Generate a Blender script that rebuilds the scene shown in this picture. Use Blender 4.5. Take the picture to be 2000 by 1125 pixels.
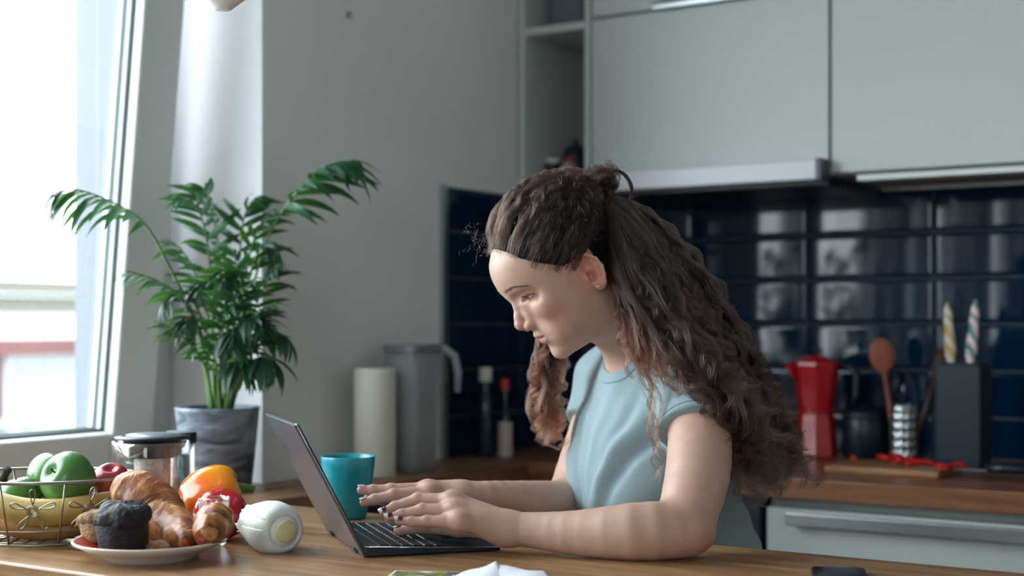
import bpy, bmesh, math, random
import numpy as np
from mathutils import Vector, Matrix, Euler

for _o in list(bpy.data.objects):
    bpy.data.objects.remove(_o)
scene = bpy.context.scene
COL = scene.collection
PI = math.pi
R = math.radians
rng = np.random.default_rng(7)
random.seed(7)

# ------------------------------------------------------------------ camera, sky, light, exposure
T = 0.88                       # height of table top and worktops
CAMZ = 1.18
YAW = math.atan2(2800, 4300)   # camera turned left of +Y
cam_d = bpy.data.cameras.new('camera')
cam = bpy.data.objects.new('camera', cam_d)
COL.objects.link(cam)
cam.location = (0, 0, CAMZ)
cam.rotation_euler = (PI / 2, 0, YAW)
cam_d.sensor_width = 36.0
cam_d.lens = 2800 / 2000 * 36.0
cam_d.shift_y = 67.5 / 2000
cam_d.clip_start = 0.05
cam_d.dof.use_dof = True
cam_d.dof.focus_distance = 1.92
cam_d.dof.aperture_fstop = 2.6
scene.camera = cam

scene.view_settings.view_transform = 'Standard'
scene.view_settings.look = 'None'
scene.view_settings.exposure = 1.0
scene.view_settings.gamma = 1.0
scene.view_settings.use_curve_mapping = False

world = bpy.data.worlds.new('overcast')
scene.world = world
world.use_nodes = True
_bg = world.node_tree.nodes['Background']
_bg.inputs['Color'].default_value = (0.86, 0.95, 1.0, 1)
_bg.inputs['Strength'].default_value = 6.4

def area(name, loc, rot, sx, sy, power, color, portal=False):
    l = bpy.data.lights.new(name, 'AREA')
    l.shape = 'RECTANGLE'
    l.size, l.size_y = sx, sy
    l.energy = power
    l.color = color
    o = bpy.data.objects.new(name, l)
    COL.objects.link(o)
    o.location, o.rotation_euler = loc, rot
    if portal:
        l.cycles.is_portal = True
    return o
area('window_portal', (-2.32, 1.1, 1.72), (0, -PI / 2, 0), 1.75, 1.8, 10, (1, 1, 1), True)
area('added_portal_front', (0.55, -2.95, 1.75), (PI / 2, 0, 0), 1.0, 1.5, 10, (1, 1, 1), True)  # portal of the added window behind the camera
area('added_portal_rear', (-2.32, -1.35, 1.72), (0, -PI / 2, 0), 1.75, 1.8, 10, (1, 1, 1), True)  # portal of the added rear window

# ------------------------------------------------------------------ helpers
cY, sY = math.cos(YAW), math.sin(YAW)
def W(right, fwd, z):
    """metres right of / in front of the viewpoint -> world"""
    return Vector((cY * right - sY * fwd, sY * right + cY * fwd, z))
def at(px, py, d):
    """point seen at a pixel of the 2000x1125 frame, d metres in front of the viewpoint"""
    return W((px - 1000) / 2800 * d, d, CAMZ - (py - 630) / 2800 * d)
def on(px, py, z=None):
    z = T if z is None else z
    return at(px, py, (CAMZ - z) * 2800 / (py - 630))

def lin(c):
    return tuple((v / 255 / 12.92) if v / 255 <= 0.04045 else ((v / 255 + 0.055) / 1.055) ** 2.4 for v in c)

class MB:
    def __init__(self):
        self.v, self.f, self.m = [], [], []
    def add(self, vs, fs, M=None, mi=0):
        b = len(self.v)
        for p in vs:
            p = Vector(p)
            self.v.append(tuple(M @ p if M is not None else p))
        for f in fs:
            self.f.append(tuple(b + i for i in f))
            self.m.append(mi)
        return self
    def box(self, lo, hi, M=None, mi=0):
        (x0, y0, z0), (x1, y1, z1) = lo, hi
        return self.add([(x0, y0, z0), (x1, y0, z0), (x1, y1, z0), (x0, y1, z0), (x0, y0, z1), (x1, y0, z1), (x1, y1, z1), (x0, y1, z1)],
                        [(3, 2, 1, 0), (4, 5, 6, 7), (0, 1, 5, 4), (1, 2, 6, 5), (2, 3, 7, 6), (3, 0, 4, 7)], M, mi)
    def lathe(self, prof, n=32, M=None, mi=0, wob=None):
        vs, fs = [], []
        k = len(prof)
        for j in range(n):
            a = 2 * PI * j / n
            for i, (r, z) in enumerate(prof):
                q = r if wob is None else wob(r, z, a)
                vs.append((q * math.cos(a), q * math.sin(a), z))
        for j in range(n):
            j2 = (j + 1) % n
            for i in range(k - 1):
                a, b, c, d = j * k + i, j2 * k + i, j2 * k + i + 1, j * k + i + 1
                if prof[i][0] < 1e-7:
                    fs.append((a, c, d))
                elif prof[i + 1][0] < 1e-7:
                    fs.append((a, b, d))
                else:
                    fs.append((a, b, c, d))
        return self.add(vs, fs, M, mi)
    def tube(self, pts, rad, n=8, closed=False, caps=True, M=None, mi=0, flat=1.0):
        P = [Vector(p) for p in pts]
        m = len(P)
        if not hasattr(rad, '__len__'):
            rad = [rad] * m
        tan = []
        for i in range(m):
            if closed:
                t = P[(i + 1) % m] - P[i - 1]
            else:
                t = P[min(i + 1, m - 1)] - P[max(i - 1, 0)]
            tan.append(t.normalized() if t.length > 1e-9 else Vector((0, 0, 1)))
        up = Vector((0, 0, 1)) if abs(tan[0].z) < 0.9 else Vector((1, 0, 0))
        u = (up - tan[0] * up.dot(tan[0])).normalized()
        vs, fs = [], []
        for i in range(m):
            u = (u - tan[i] * u.dot(tan[i]))
            u = u.normalized() if u.length > 1e-6 else tan[i].orthogonal().normalized()
            w = tan[i].cross(u)
            for j in range(n):
                a = 2 * PI * j / n
                vs.append(P[i] + (u * math.cos(a) * flat + w * math.sin(a)) * rad[i])
        for i in range(m if closed else m - 1):
            i2 = (i + 1) % m
            for j in range(n):
                j2 = (j + 1) % n
                fs.append((i * n + j, i * n + j2, i2 * n + j2, i2 * n + j))
        if caps and not closed:
            fs.append(tuple(range(n - 1, -1, -1)))
            fs.append(tuple((m - 1) * n + j for j in range(n)))
        return self.add(vs, fs, M, mi)
    def prism(self, poly, z0, z1, M=None, mi=0):
        n = len(poly)
        vs = [(x, y, z0) for x, y in poly] + [(x, y, z1) for x, y in poly]
        fs = [tuple(range(n - 1, -1, -1)), tuple(range(n, 2 * n))] + [(i, (i + 1) % n, n + (i + 1) % n, n + i) for i in range(n)]
        return self.add(vs, fs, M, mi)
    def grid(self, fn, nu, nv, close_u=False, M=None, mi=0):
        vs = [fn(i / (nu if close_u else nu - 1), j / (nv - 1)) for i in range(nu) for j in range(nv)]
        fs = []
        for i in range(nu if close_u else nu - 1):
            i2 = (i + 1) % nu
            for j in range(nv - 1):
                fs.append((i * nv + j, i2 * nv + j, i2 * nv + j + 1, i * nv + j + 1))
        return self.add(vs, fs, M, mi)
    def mesh(self, name, mats, smooth=False):
        me = bpy.data.meshes.new(name)
        me.from_pydata(self.v, [], self.f)
        for mm in (mats if isinstance(mats, (list, tuple)) else [mats]):
            me.materials.append(mm)
        me.polygons.foreach_set('material_index', self.m)
        if smooth:
            me.polygons.foreach_set('use_smooth', [True] * len(me.polygons))
        me.update()
        return me

def tag(o, label=None, cat=None, group=None, kind=None):
    if label: o['label'] = label
    if cat: o['category'] = cat
    if group: o['group'] = group
    if kind: o['kind'] = kind
    return o
def link(name, data, parent=None, loc=(0, 0, 0), rot=(0, 0, 0)):
    o = bpy.data.objects.new(name, data)
    COL.objects.link(o)
    o.location, o.rotation_euler = loc, rot
    if parent is not None:
        o.parent = parent
    return o
def part(name, mb, mats, parent=None, smooth=False, loc=(0, 0, 0), rot=(0, 0, 0), bevel=0, seg=2, label=None, sub=0):
    me_ = mb.mesh(name, mats, smooth)
    if smooth:
        bm_ = bmesh.new(); bm_.from_mesh(me_); bmesh.ops.remove_doubles(bm_, verts=bm_.verts, dist=1e-6); bm_.to_mesh(me_); bm_.free()
    o = link(name, me_, parent, loc, rot)
    if bevel:
        b = o.modifiers.new('bevel', 'BEVEL')
        b.width, b.segments, b.limit_method, b.angle_limit = bevel, seg, 'ANGLE', R(40)
        b.harden_normals = False
    if sub:
        s = o.modifiers.new('subd', 'SUBSURF')
        s.levels = s.render_levels = sub
    if label: o['label'] = label
    return o
def thing(name, loc, label, cat, rz=0, group=None):
    o = link(name, None, None, loc, (0, 0, rz))
    o.empty_display_size = 0.05
    return tag(o, label, cat, group)
def smooth_angle(o, deg=40):
    me = o.data
    bm = bmesh.new(); bm.from_mesh(me)
    for f in bm.faces: f.smooth = True
    for e in bm.edges:
        if len(e.link_faces) == 2 and e.calc_face_angle(0) > R(deg):
            e.smooth = False
    bm.to_mesh(me); bm.free()
    return o

# ------------------------------------------------------------------ materials
def new_mat(name):
    m = bpy.data.materials.new(name)
    m.use_nodes = True
    nt = m.node_tree
    return m, nt, nt.nodes['Principled BSDF']
def mat(name, rgb, rough=0.5, metal=0.0, var=0.0, scale=8.0, bump=0.0, bscale=None, spec=0.5, coat=0.0, sss=0.0, stretch=(1, 1, 1), rgb2=None, detail=4, sheen=0.0, ramp=(0.35, 0.65)):
    """plain procedural material: base colour, optional second colour mixed by noise, fine relief"""
    m, nt, b = new_mat(name)
    c = lin(rgb)
    b.inputs['Base Color'].default_value = (*c, 1)
    b.inputs['Roughness'].default_value = rough
    b.inputs['Metallic'].default_value = metal
    b.inputs['Specular IOR Level'].default_value = spec
    b.inputs['Coat Weight'].default_value = coat
    b.inputs['Coat Roughness'].default_value = 0.08
    b.inputs['Sheen Weight'].default_value = sheen
    if sss:
        b.inputs['Subsurface Weight'].default_value = sss
        b.inputs['Subsurface Radius'].default_value = (0.008, 0.003, 0.0015)
        b.inputs['Subsurface Scale'].default_value = 1.0
    tc = nt.nodes.new('ShaderNodeTexCoord')
    mp = nt.nodes.new('ShaderNodeMapping')
    mp.inputs['Scale'].default_value = stretch
    nt.links.new(tc.outputs['Object'], mp.inputs['Vector'])
    if var or rgb2:
        n = nt.nodes.new('ShaderNodeTexNoise')
        n.inputs['Scale'].default_value = scale
        n.inputs['Detail'].default_value = detail
        nt.links.new(mp.outputs['Vector'], n.inputs['Vector'])
        rp = nt.nodes.new('ShaderNodeValToRGB')
        c2 = lin(rgb2) if rgb2 else tuple(v * (1 + var) for v in c)
        c1 = c if rgb2 else tuple(v * (1 - var) for v in c)
        rp.color_ramp.elements[0].color = (*c1, 1)
        rp.color_ramp.elements[1].color = (*c2, 1)
        rp.color_ramp.elements[0].position, rp.color_ramp.elements[1].position = ramp
        nt.links.new(n.outputs['Fac'], rp.inputs['Fac'])
        nt.links.new(rp.outputs['Color'], b.inputs['Base Color'])
    if bump:
        n2 = nt.nodes.new('ShaderNodeTexNoise')
        n2.inputs['Scale'].default_value = bscale or scale * 4
        n2.inputs['Detail'].default_value = 5
        nt.links.new(mp.outputs['Vector'], n2.inputs['Vector'])
        bp = nt.nodes.new('ShaderNodeBump')
        bp.inputs['Strength'].default_value = bump
        bp.inputs['Distance'].default_value = 0.003
        nt.links.new(n2.outputs['Fac'], bp.inputs['Height'])
        nt.links.new(bp.outputs['Normal'], b.inputs['Normal'])
    return m

def wood(name, dark, mid, light, axis='x', rough=0.32, spec=0.5):
    m, nt, b = new_mat(name)
    tc = nt.nodes.new('ShaderNodeTexCoord')
    mp = nt.nodes.new('ShaderNodeMapping')
    mp.inputs['Scale'].default_value = (1, 14, 14) if axis == 'x' else (14, 1, 14)
    nt.links.new(tc.outputs['Object'], mp.inputs['Vector'])
    n1 = nt.nodes.new('ShaderNodeTexNoise')
    n1.inputs['Scale'].default_value = 2.2; n1.inputs['Detail'].default_value = 8; n1.inputs['Roughness'].default_value = 0.62; n1.inputs['Distortion'].default_value = 0.6
    nt.links.new(mp.outputs['Vector'], n1.inputs['Vector'])
    n2 = nt.nodes.new('ShaderNodeTexNoise')
    n2.inputs['Scale'].default_value = 9.0; n2.inputs['Detail'].default_value = 6
    nt.links.new(mp.outputs['Vector'], n2.inputs['Vector'])
    mx = nt.nodes.new('ShaderNodeMix'); mx.data_type = 'FLOAT'
    mx.inputs['Factor'].default_value = 0.35
    nt.links.new(n1.outputs['Fac'], mx.inputs[2]); nt.links.new(n2.outputs['Fac'], mx.inputs[3])
    rp = nt.nodes.new('ShaderNodeValToRGB')
    e = rp.color_ramp.elements
    e[0].position, e[0].color = 0.36, (*lin(dark), 1)
    e[1].position, e[1].color = 0.66, (*lin(light), 1)
    k = e.new(0.5); k.color = (*lin(mid), 1)
    nt.links.new(mx.outputs[0], rp.inputs['Fac'])
    nt.links.new(rp.outputs['Color'], b.inputs['Base Color'])
    b.inputs['Roughness'].default_value = rough
    b.inputs['Specular IOR Level'].default_value = spec
    bp = nt.nodes.new('ShaderNodeBump'); bp.inputs['Strength'].default_value = 0.15; bp.inputs['Distance'].default_value = 0.001
    nt.links.new(mx.outputs[0], bp.inputs['Height']); nt.links.new(bp.outputs['Normal'], b.inputs['Normal'])
    return m

def glass(name, tint=(1, 1, 1), refl=0.08, rough=0.02, rim=0.35):
    """thin clear glass: see-through, with a reflection that grows at grazing angles"""
    m = bpy.data.materials.new(name); m.use_nodes = True
    nt = m.node_tree; nt.nodes.clear()
    out = nt.nodes.new('ShaderNodeOutputMaterial')
    tr = nt.nodes.new('ShaderNodeBsdfTransparent'); tr.inputs['Color'].default_value = (*tint, 1)
    gl = nt.nodes.new('ShaderNodeBsdfGlossy'); gl.inputs['Roughness'].default_value = rough
    gl.inputs['Color'].default_value = (0.95, 0.98, 1, 1)
    lw = nt.nodes.new('ShaderNodeLayerWeight'); lw.inputs['Blend'].default_value = 0.3
    mr = nt.nodes.new('ShaderNodeMapRange')
    mr.inputs['To Min'].default_value = refl; mr.inputs['To Max'].default_value = rim
    nt.links.new(lw.outputs['Facing'], mr.inputs['Value'])
    mx = nt.nodes.new('ShaderNodeMixShader')
    nt.links.new(mr.outputs['Result'], mx.inputs['Fac'])
    nt.links.new(tr.outputs[0], mx.inputs[1]); nt.links.new(gl.outputs[0], mx.inputs[2])
    nt.links.new(mx.outputs[0], out.inputs['Surface'])
    return m

M_wall = mat('plaster_grey', (226, 226, 222), 0.9, var=0.03, scale=1.5, bump=0.05, bscale=60)
M_ceil = mat('ceiling_white', (215, 217, 216), 0.95, var=0.02)
M_floor = wood('floor_oak', (92, 70, 52), (122, 96, 72), (146, 118, 90), 'y', 0.5)
M_reveal = mat('frame_white', (214, 217, 216), 0.45, var=0.015, scale=3)
M_cab = mat('cabinet_white', (190, 196, 195), 0.42, var=0.012, scale=2)
M_cabin = mat('cabinet_inside', (150, 156, 152), 0.6, var=0.03, scale=3)
M_outer = mat('outer_frame_grey', (92, 96, 102), 0.5, var=0.02)
M_lining = mat('reveal_white', (212, 212, 216), 0.8, var=0.01)
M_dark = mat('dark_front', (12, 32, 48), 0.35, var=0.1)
M_tile = mat('tile_navy', (4, 34, 58), 0.06, var=0.12, scale=5, spec=0.35)
M_grout = mat('grout_grey', (66, 72, 84), 0.85, var=0.1, scale=30)
M_alu = mat('aluminium', (190, 196, 200), 0.32, 1.0, var=0.03, scale=40)
M_wood = wood('table_oak', (104, 70, 46), (146, 107, 72), (176, 138, 98), 'x', 0.33)
M_woody = wood('ledge_oak', (92, 60, 40), (132, 92, 62), (165, 122, 84), 'y', 0.4)
M_woodc = wood('worktop_oak', (92, 58, 40), (128, 84, 58), (150, 104, 74), 'x', 0.3)
M_glass = glass('window_glass', (0.97, 0.99, 0.99), 0.03, 0.01, 0.25)
M_seal = mat('rubber_seal', (40, 62, 62), 0.6, var=0.1)
M_white = mat('white_plastic', (222, 222, 220), 0.35, var=0.01)
M_black = mat('black_plastic', (8, 30, 46), 0.35, var=0.1)

# ------------------------------------------------------------------ the room
XL, YB = -1.85, 3.21          # inner faces of the window wall and of the tiled back wall
XR, YF, ZC = 2.6, -2.9, 2.68
def S(name, mb, mats, parent=None, **k):
    o = part(name, mb, mats, parent, **k)
    if parent is None: o['kind'] = 'structure'
    return o
S('floor', MB().box((-2.3, YF, -0.1), (XR, YB, 0)), M_floor)
S('ceiling', MB().box((-2.3, YF, ZC), (XR, YB, ZC + 0.1)), M_ceil)
wb = MB()
Y0, Y1, Z0, Z1 = 0.2, 1.99, T - 0.04, 2.5     # window opening
q0, q1 = -2.25, -0.45                         # unseen rear window opening, added to light her from the front
XO = -2.3
wb.box((XO, Y1, 0), (XL, YB, ZC)); wb.box((XO, Y0, 0), (XL, Y1, Z0)); wb.box((XO, Y0, Z1), (XL, Y1, ZC))
wb.box((XO, q1, 0), (XL, Y0, ZC)); wb.box((XO, q0, 0), (XL, q1, Z0)); wb.box((XO, q0, Z1), (XL, q1, ZC)); wb.box((XO, YF, 0), (XL, q0, ZC))
wall_left = S('wall_left', wb, M_wall)
wall_back = S('wall_back', MB().box((-2.3, YB, 0), (XR, YB + 0.2, ZC)), M_wall)
S('wall_right', MB().box((XR, YF, 0), (XR + 0.1, YB, ZC)), M_wall)
wfm = MB()
for lo, hi in (((-2.3, YF - .2, 0), (.05, YF, ZC)), ((1.05, YF - .2, 0), (XR, YF, ZC)), ((.05, YF - .2, 0), (1.05, YF, 1.0)), ((.05, YF - .2, 2.5), (1.05, YF, ZC))): wfm.box(lo, hi)
S('wall_front', wfm, M_wall)
w3 = link('added_window_front', None); w3['kind'] = 'structure'  # unseen window added behind the camera for fill light
for nm, lo, hi in (('frame_jamb', (.05, YF - .14, 1.0), (.13, YF - .07, 2.5)), ('frame_jamb', (.97, YF - .14, 1.0), (1.05, YF - .07, 2.5)), ('frame_cill', (.13, YF - .14, 1.0), (.97, YF - .07, 1.08)), ('frame_head', (.13, YF - .14, 2.42), (.97, YF - .07, 2.5)), ('added_mullion', (.51, YF - .14, 1.08), (.59, YF - .07, 2.42))):
    part(nm, MB().box(lo, hi), M_reveal, w3, bevel=.004)  # frame parts of the added window
for a_, b_ in ((.13, .51), (.59, .97)): part('pane', MB().box((a_, YF - .11, 1.08), (b_, YF - .10, 2.42)), M_glass, w3)
S('trim_1', MB().box((-2.32, Y1 - 0.045, Z0), (-2.17, Y1 + 0.001, Z1)), M_outer, label='outer plaster reveal')

S('trim_5', MB().box((-2.09, Y1 - .003, T), (XL - .0005, Y1 + .002, Z1)), M_lining, label='white painted window reveal')

def make_window(name, ya, yb, tilt):
    w = link(name, None); w['kind'] = 'structure'
    fx0, fx1 = -2.17, -2.09
    fw = 0.1
    for nm, lo, hi in (('frame_jamb', (fx0, ya, Z0 + .04), (fx1, ya + fw, Z1)), ('frame_jamb', (fx0, yb - fw - 0.02, Z0 + .04), (fx1, yb, Z1)),
                       ('frame_head', (fx0, ya + fw, Z1 - fw), (fx1, yb - fw - .02, Z1)), ('frame_cill', (fx0, ya + fw, Z0 + .04), (fx1, yb - fw - .02, Z0 + 0.13))):
        part(nm, MB().box(lo, (fx1 - .018, hi[1], hi[2])), M_outer, w, bevel=0.003)
        part(nm + '_cover', MB().box((fx1 - .018, lo[1], lo[2]), hi), M_reveal, w, bevel=0.002)
    # inner sash, hinged at the bottom and tilted into the room
    zb = T + 0.012
    sash = link('sash', None, w, (-2.05, 0, zb), (0, R(tilt), 0))
    a, b, h = ya + 0.09, yb - 0.095, Z1 - zb - 0.06
    sw = 0.098
    t0, t1 = -0.07, 0.0
    for nm, lo, hi in (('stile', (t0, a, 0), (t1, a + sw, h)), ('stile', (t0, b - sw, 0), (t1, b, h)), ('rail', (t0, a + sw, 0), (t1, b - sw, sw - .012)), ('rail', (t0, a + sw, h - sw), (t1, b - sw, h))):
        part(nm, MB().box(lo, hi), M_reveal, sash, bevel=0.005)
    g0, g1, gz0, gz1 = a + sw, b - sw, sw - .012, h - sw
    part('pane', MB().box((-0.042, g0 - .004, gz0 - .004), (-0.028, g1 + .004, gz1 + .004)), M_glass, sash)
    sl = MB()
    for xs in (-0.03, -0.052):
        for lo, hi in (((xs, g0, gz0), (xs + .006, g0 + .005, gz1)), ((xs, g1 - .005, gz0), (xs + .006, g1, gz1)), ((xs, g0, gz0), (xs + .006, g1, gz0 + .005)), ((xs, g0, gz1 - .005), (xs + .006, g1, gz1))):
            sl.box(lo, hi)
    part('glazing_seal', sl, M_seal, sash)
    return w
make_window('window_1', Y0, Y1, 6.1)
make_window('added_window_rear', q0, q1, 0.0)  # out of view, added to throw light on her front

# worktop ledge that runs under the window and on along the wall
TH = 0.04
ledge = tag(part('window_ledge', MB().box((-2.08, -0.6, T - TH), (-1.66, Y1, T)).box((XL, Y1, T - TH), (-1.66, YB - 0.01, T)), M_woody, bevel=0.003),
            'narrow wooden ledge running along the plaster wall under the window', 'ledge')
part('front_panel', MB().box((-1.72, 1.8, 0), (-1.70, 2.6, T - TH)), M_dark, ledge, label='added dark panel standing in for the shade under the ledge')  # added panel, its dark colour stands for the shaded void below the ledge

# glazed tiles, each a piece on a grout bed
JZ = [CAMZ + v for v in (-0.30, -0.209, -0.106, -0.003, 0.100, 0.203, 0.300)]
S('trim_2', MB().box((XL, 2.56, T), (XL + .004, YB, JZ[-1])), M_grout, wall_left)
S('trim_3', MB().box((XL + .004, YB - .004, T), (0.6, YB, JZ[-1])), M_grout, wall_back)
def tile_mesh(w, h):
    b = MB()
    nu, nv = 7, 5
    g = 0.003
    x0, x1, z0, z1 = g, w - g, g, h - g
    def fn(u, v):
        e = min(u, 1 - u, v * 1.0, 1 - v)
        bulge = 0.0009 * (e > .021) + 0.0004 * (1 - (2 * v - 1) ** 2) * (1 - (2 * u - 1) ** 2)
        return (x0 + (x1 - x0) * u, -0.004 - 0.002 * (e > 0) - bulge, z0 + (z1 - z0) * v)
    us = [0, .015, .04, .5, .96, .985, 1]; vs_ = [0, .035, .1, .9, .965, 1]
    vv = [fn(u, v) for u in us for v in vs_]
    n = len(vs_)
    fs = [(i * n + j, (i + 1) * n + j, (i + 1) * n + j + 1, i * n + j + 1) for i in range(len(us) - 1) for j in range(n - 1)]
    b.add(vv, fs)
    base = [(x0, 0, z0), (x1, 0, z0), (x1, 0, z1), (x0, 0, z1)]
    c = [0, (len(us) - 1) * n, len(us) * n - 1, n - 1]
    k = len(b.v)
    b.v += base
    for i in range(4):
        j = (i + 1) % 4
        b.f.append((c[i], k + i, k + j, c[j])); b.m.append(0)
    return b.mesh('tile', M_tile, True)
_tm = {}
def tile(parent, x, z, w, h, left=False):
    key = (round(w, 4), round(h, 4))
    if key not in _tm: _tm[key] = tile_mesh(w, h)
    jit = [random.gauss(0, 0.0035) for _ in range(3)]
    o = bpy.data.objects.new('tile', _tm[key]); COL.objects.link(o); o.parent = parent
    if left:
        o.location = (XL + .004, x, z); o.rotation_euler = (jit[0], 0, PI / 2 + jit[2])
    else:
        o.location = (x, YB - .004, z); o.rotation_euler = (jit[0], 0, jit[2])
for k in range(len(JZ) - 1):
    h = JZ[k + 1] - JZ[k]
    xs = [-1.842, -1.56, -1.26, -0.96, -0.66, -0.36, -0.06, 0.24, 0.54]
    for a, b in zip(xs[:-1], xs[1:]): tile(wall_back, a, JZ[k], b - a, h)
    ys = [2.566, 2.866, 3.166]
    for a, b in zip(ys[:-1], ys[1:]): tile(wall_left, a, JZ[k], b - a, h, True)
S('trim_4', MB().box((XL, 2.548, T), (XL + .012, 2.564, JZ[-1] + .004)), M_alu, label='slim metal edge strip of the tiled area')

# ------------------------------------------------------------------ fitted kitchen
wt = tag(part('worktop', MB().box((-1.66, 2.61, T - TH), (0.6, YB - 0.012, T)), M_woodc, bevel=0.003), 'continuous brown wooden worktop along the black tiled wall', 'worktop')
ov = thing('dark_base_cabinet', (-1.39, 2.92, 0), 'dark fronted base cabinet behind the woman under the worktop', 'cabinet')
part('body', MB().box((-.26, -.26, 0), (.26, .27, T - TH)), M_dark, ov)
part('door', MB().box((-.258, -.285, .1), (.258, -.262, T - TH - .02)), M_dark, ov, bevel=.002)
bc = thing('drawer_cabinet', (-0.60, 2.92, 0), 'white base cabinet with long bar handle under the worktop', 'cabinet')
part('body', MB().box((-.52, -.255, 0.1), (.52, .27, T - TH)), M_cabin, bc)
part('plinth', MB().box((-.52, -.2, 0), (.52, .27, 0.1)), M_dark, bc)
dr = part('drawer', MB().box((-.518, -.285, T - TH - .42), (.518, -.258, T - TH - .022)), M_cab, bc, bevel=.002)
part('drawer', MB().box((-.518, -.285, .105), (.518, -.258, T - TH - .424)), M_cab, bc, bevel=.002)
hb = MB().box((-.47, -.312, T - TH - .052), (.5, -.304, T - TH - .028)).box((-.47, -.312, T - TH - .033), (.5, -.283, T - TH - .027))
part('handle', hb, M_alu, dr, bevel=.002, label='long aluminium bar handle')
bc2 = thing('corner_base_cabinet', (0.26, 2.92, 0), 'white base cabinet at the right end of the worktop, outside the frame', 'cabinet')
part('body', MB().box((-.33, -.255, 0.0), (.33, .27, T - TH)), M_cabin, bc2)
part('door', MB().box((-.328, -.285, .1), (.328, -.258, T - TH - .022)), M_cab, bc2, bevel=.002)

UY, UZ = 2.86, CAMZ + 0.307
MZ = CAMZ + 0.698
TOPZ = 2.45
sh = thing('open_shelf_unit', (-1.745, 3.03, UZ), 'narrow open shelf unit between the plaster wall and the white wall cabinets', 'shelf')
hw = 0.0975
part('side_panel', MB().box((-hw, -.17, 0), (-hw + .016, .175, TOPZ - UZ)), M_cab, sh, bevel=.001)
part('side_panel', MB().box((hw - .016, -.17, 0), (hw, .175, TOPZ - UZ)), M_cab, sh, bevel=.001)
part('back_panel', MB().box((-hw + .016, .165, 0), (hw - .016, .175, TOPZ - UZ)), M_cabin, sh)
for z in (0, MZ - UZ - .02, TOPZ - UZ - .016):
    part('shelf_board', MB().box((-hw + .016, -.168, z), (hw - .016, .165, z + .018)), M_cab, sh, bevel=.001)
def wall_cab(x0, x1, split, label):
    c = thing('wall_cabinet', ((x0 + x1) / 2, 3.03, UZ), label, 'cabinet')
    w = (x1 - x0) / 2
    part('body', MB().box((-w + .001, -.145, 0), (w - .001, .175, TOPZ - UZ)), M_cabin, c)
    zs = [(0.004, MZ - UZ - .003), (MZ - UZ + .003, TOPZ - UZ)] if split else [(0.004, TOPZ - UZ)]
    for a, b in zs:
        d = part('door', MB().box((-w + .002, -.17, a), (w - .002, -.148, b)), M_cab, c, bevel=.0015)
        if split and a > .1:
            part('handle', MB().box((-.12, -.186, a + .004), (w - .01, -.168, a + .012)).box((-.12, -.186, a - .004), (w - .01, -.182, a + .012)), M_alu, d, bevel=.001, label='slim aluminium grip rail')
    return c
wall_cab(-1.645, -1.0745, True, 'white wall cabinet with two stacked flap doors above the cooker hood')
c2 = wall_cab(-1.0715, -0.47, False, 'tall white wall cabinet right of the cooker hood')
wall_cab(-0.467, 0.13, False, 'white wall cabinet at the right end of the row, outside the frame')
hood = thing('cooker_hood', (-1.36, 3.03, UZ), 'slim pull-out cooker hood under the left white wall cabinet', 'hood')
part('front_panel', MB().box((-.283, -.215, -.012), (.283, -.175, .03)), mat('hood_panel', (205, 205, 215), .3, .0, var=.01), hood, bevel=.003)
part('end_cap', MB().box((.272, -.216, -.014), (.2855, -.172, .032)), mat('hood_cap', (60, 66, 72), .4, var=.1), hood, bevel=.002)
part('filter_body', MB().box((-.283, -.172, -.02), (.283, .17, -.002)), M_dark, hood, bevel=.002)
lp = tag(part('under_cabinet_light', MB().box((-1.02, 2.872, UZ - .014), (-.48, 2.93, UZ - .002)), mat('lamp_housing', (222, 226, 226), .3, var=.01), bevel=.002), 'long pale under-cabinet lamp below the right wall cabinet', 'lamp')

# ------------------------------------------------------------------ table
tb = thing('table', (-0.2, 1.465, 0), 'long oak table with the laptop and breakfast on it', 'table')
part('tabletop', MB().box((-1.458, -.308, T - TH), (1.5, .309, T)), M_wood, tb, bevel=.003)
for x in (-1.35, 1.4):
    for y in (-.25, .25):
        part('leg', MB().box((x - .03, y - .03, 0), (x + .03, y + .03, T - TH)), M_wood, tb, bevel=.003)

# ------------------------------------------------------------------ outside the window
M_snow = mat('snow', (150, 154, 158), .9, var=.06, scale=2)
gr = S('ground_snow', MB().box((-40, -30, -0.2), (-2.35, 40, -0.1)), M_snow)
gr['kind'] = 'structure'
bd = thing('pavilion', (-9, 7.24, -0.1), 'pale pavilion with beige roof edge and red beam seen through the window', 'building')
sc_ = 10.98 / 2800
def zz(py): return CAMZ - (py - 630) * sc_ + .1
M_bw = mat('pavilion_white', (185, 188, 190), .8, var=.03)
M_beige = mat('pavilion_beige', (80, 74, 66), .8, var=.06, scale=1)
M_red = mat('pavilion_red', (72, 22, 22), .6, var=.12, scale=2)
part('wall', MB().box((-3, -6, 0), (-1.2, 9, zz(560))), M_bw, bd)
part('roof_edge', MB().box((-3, -6, zz(612)), (0, 9, zz(546))), M_beige, bd)
part('eave', MB().box((-3, -6, zz(578)), (.04, 9, zz(576))), M_bw, bd)
part('fascia', MB().box((-3, -6, zz(660)), (-.05, 9, zz(612))), M_bw, bd)
part('beam', MB().box((-.25, -6, zz(695)), (-.02, 9, zz(660))), M_red, bd, label='red horizontal beam')
for px in (3, -150, 330):
    p = on(px, 631, CAMZ - .0039)
    y = 7.24 * (p.y / p.x) / (7.24 / -9) - 7.24
    part('post', MB().box((-.2, y - .05, 0), (-.06, y + .05, zz(694))), M_red, bd)
p = on(42, 631, CAMZ - .0039)
part('drain_pipe', MB().box((-.2, 7.24 * (p.y / p.x) / (7.24 / -9) - 7.24 - .02, 0), (-.16, 7.24 * (p.y / p.x) / (7.24 / -9) - 7.24 + .02, zz(694))), mat('pipe_grey', (150, 155, 158), .5), bd)
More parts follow.
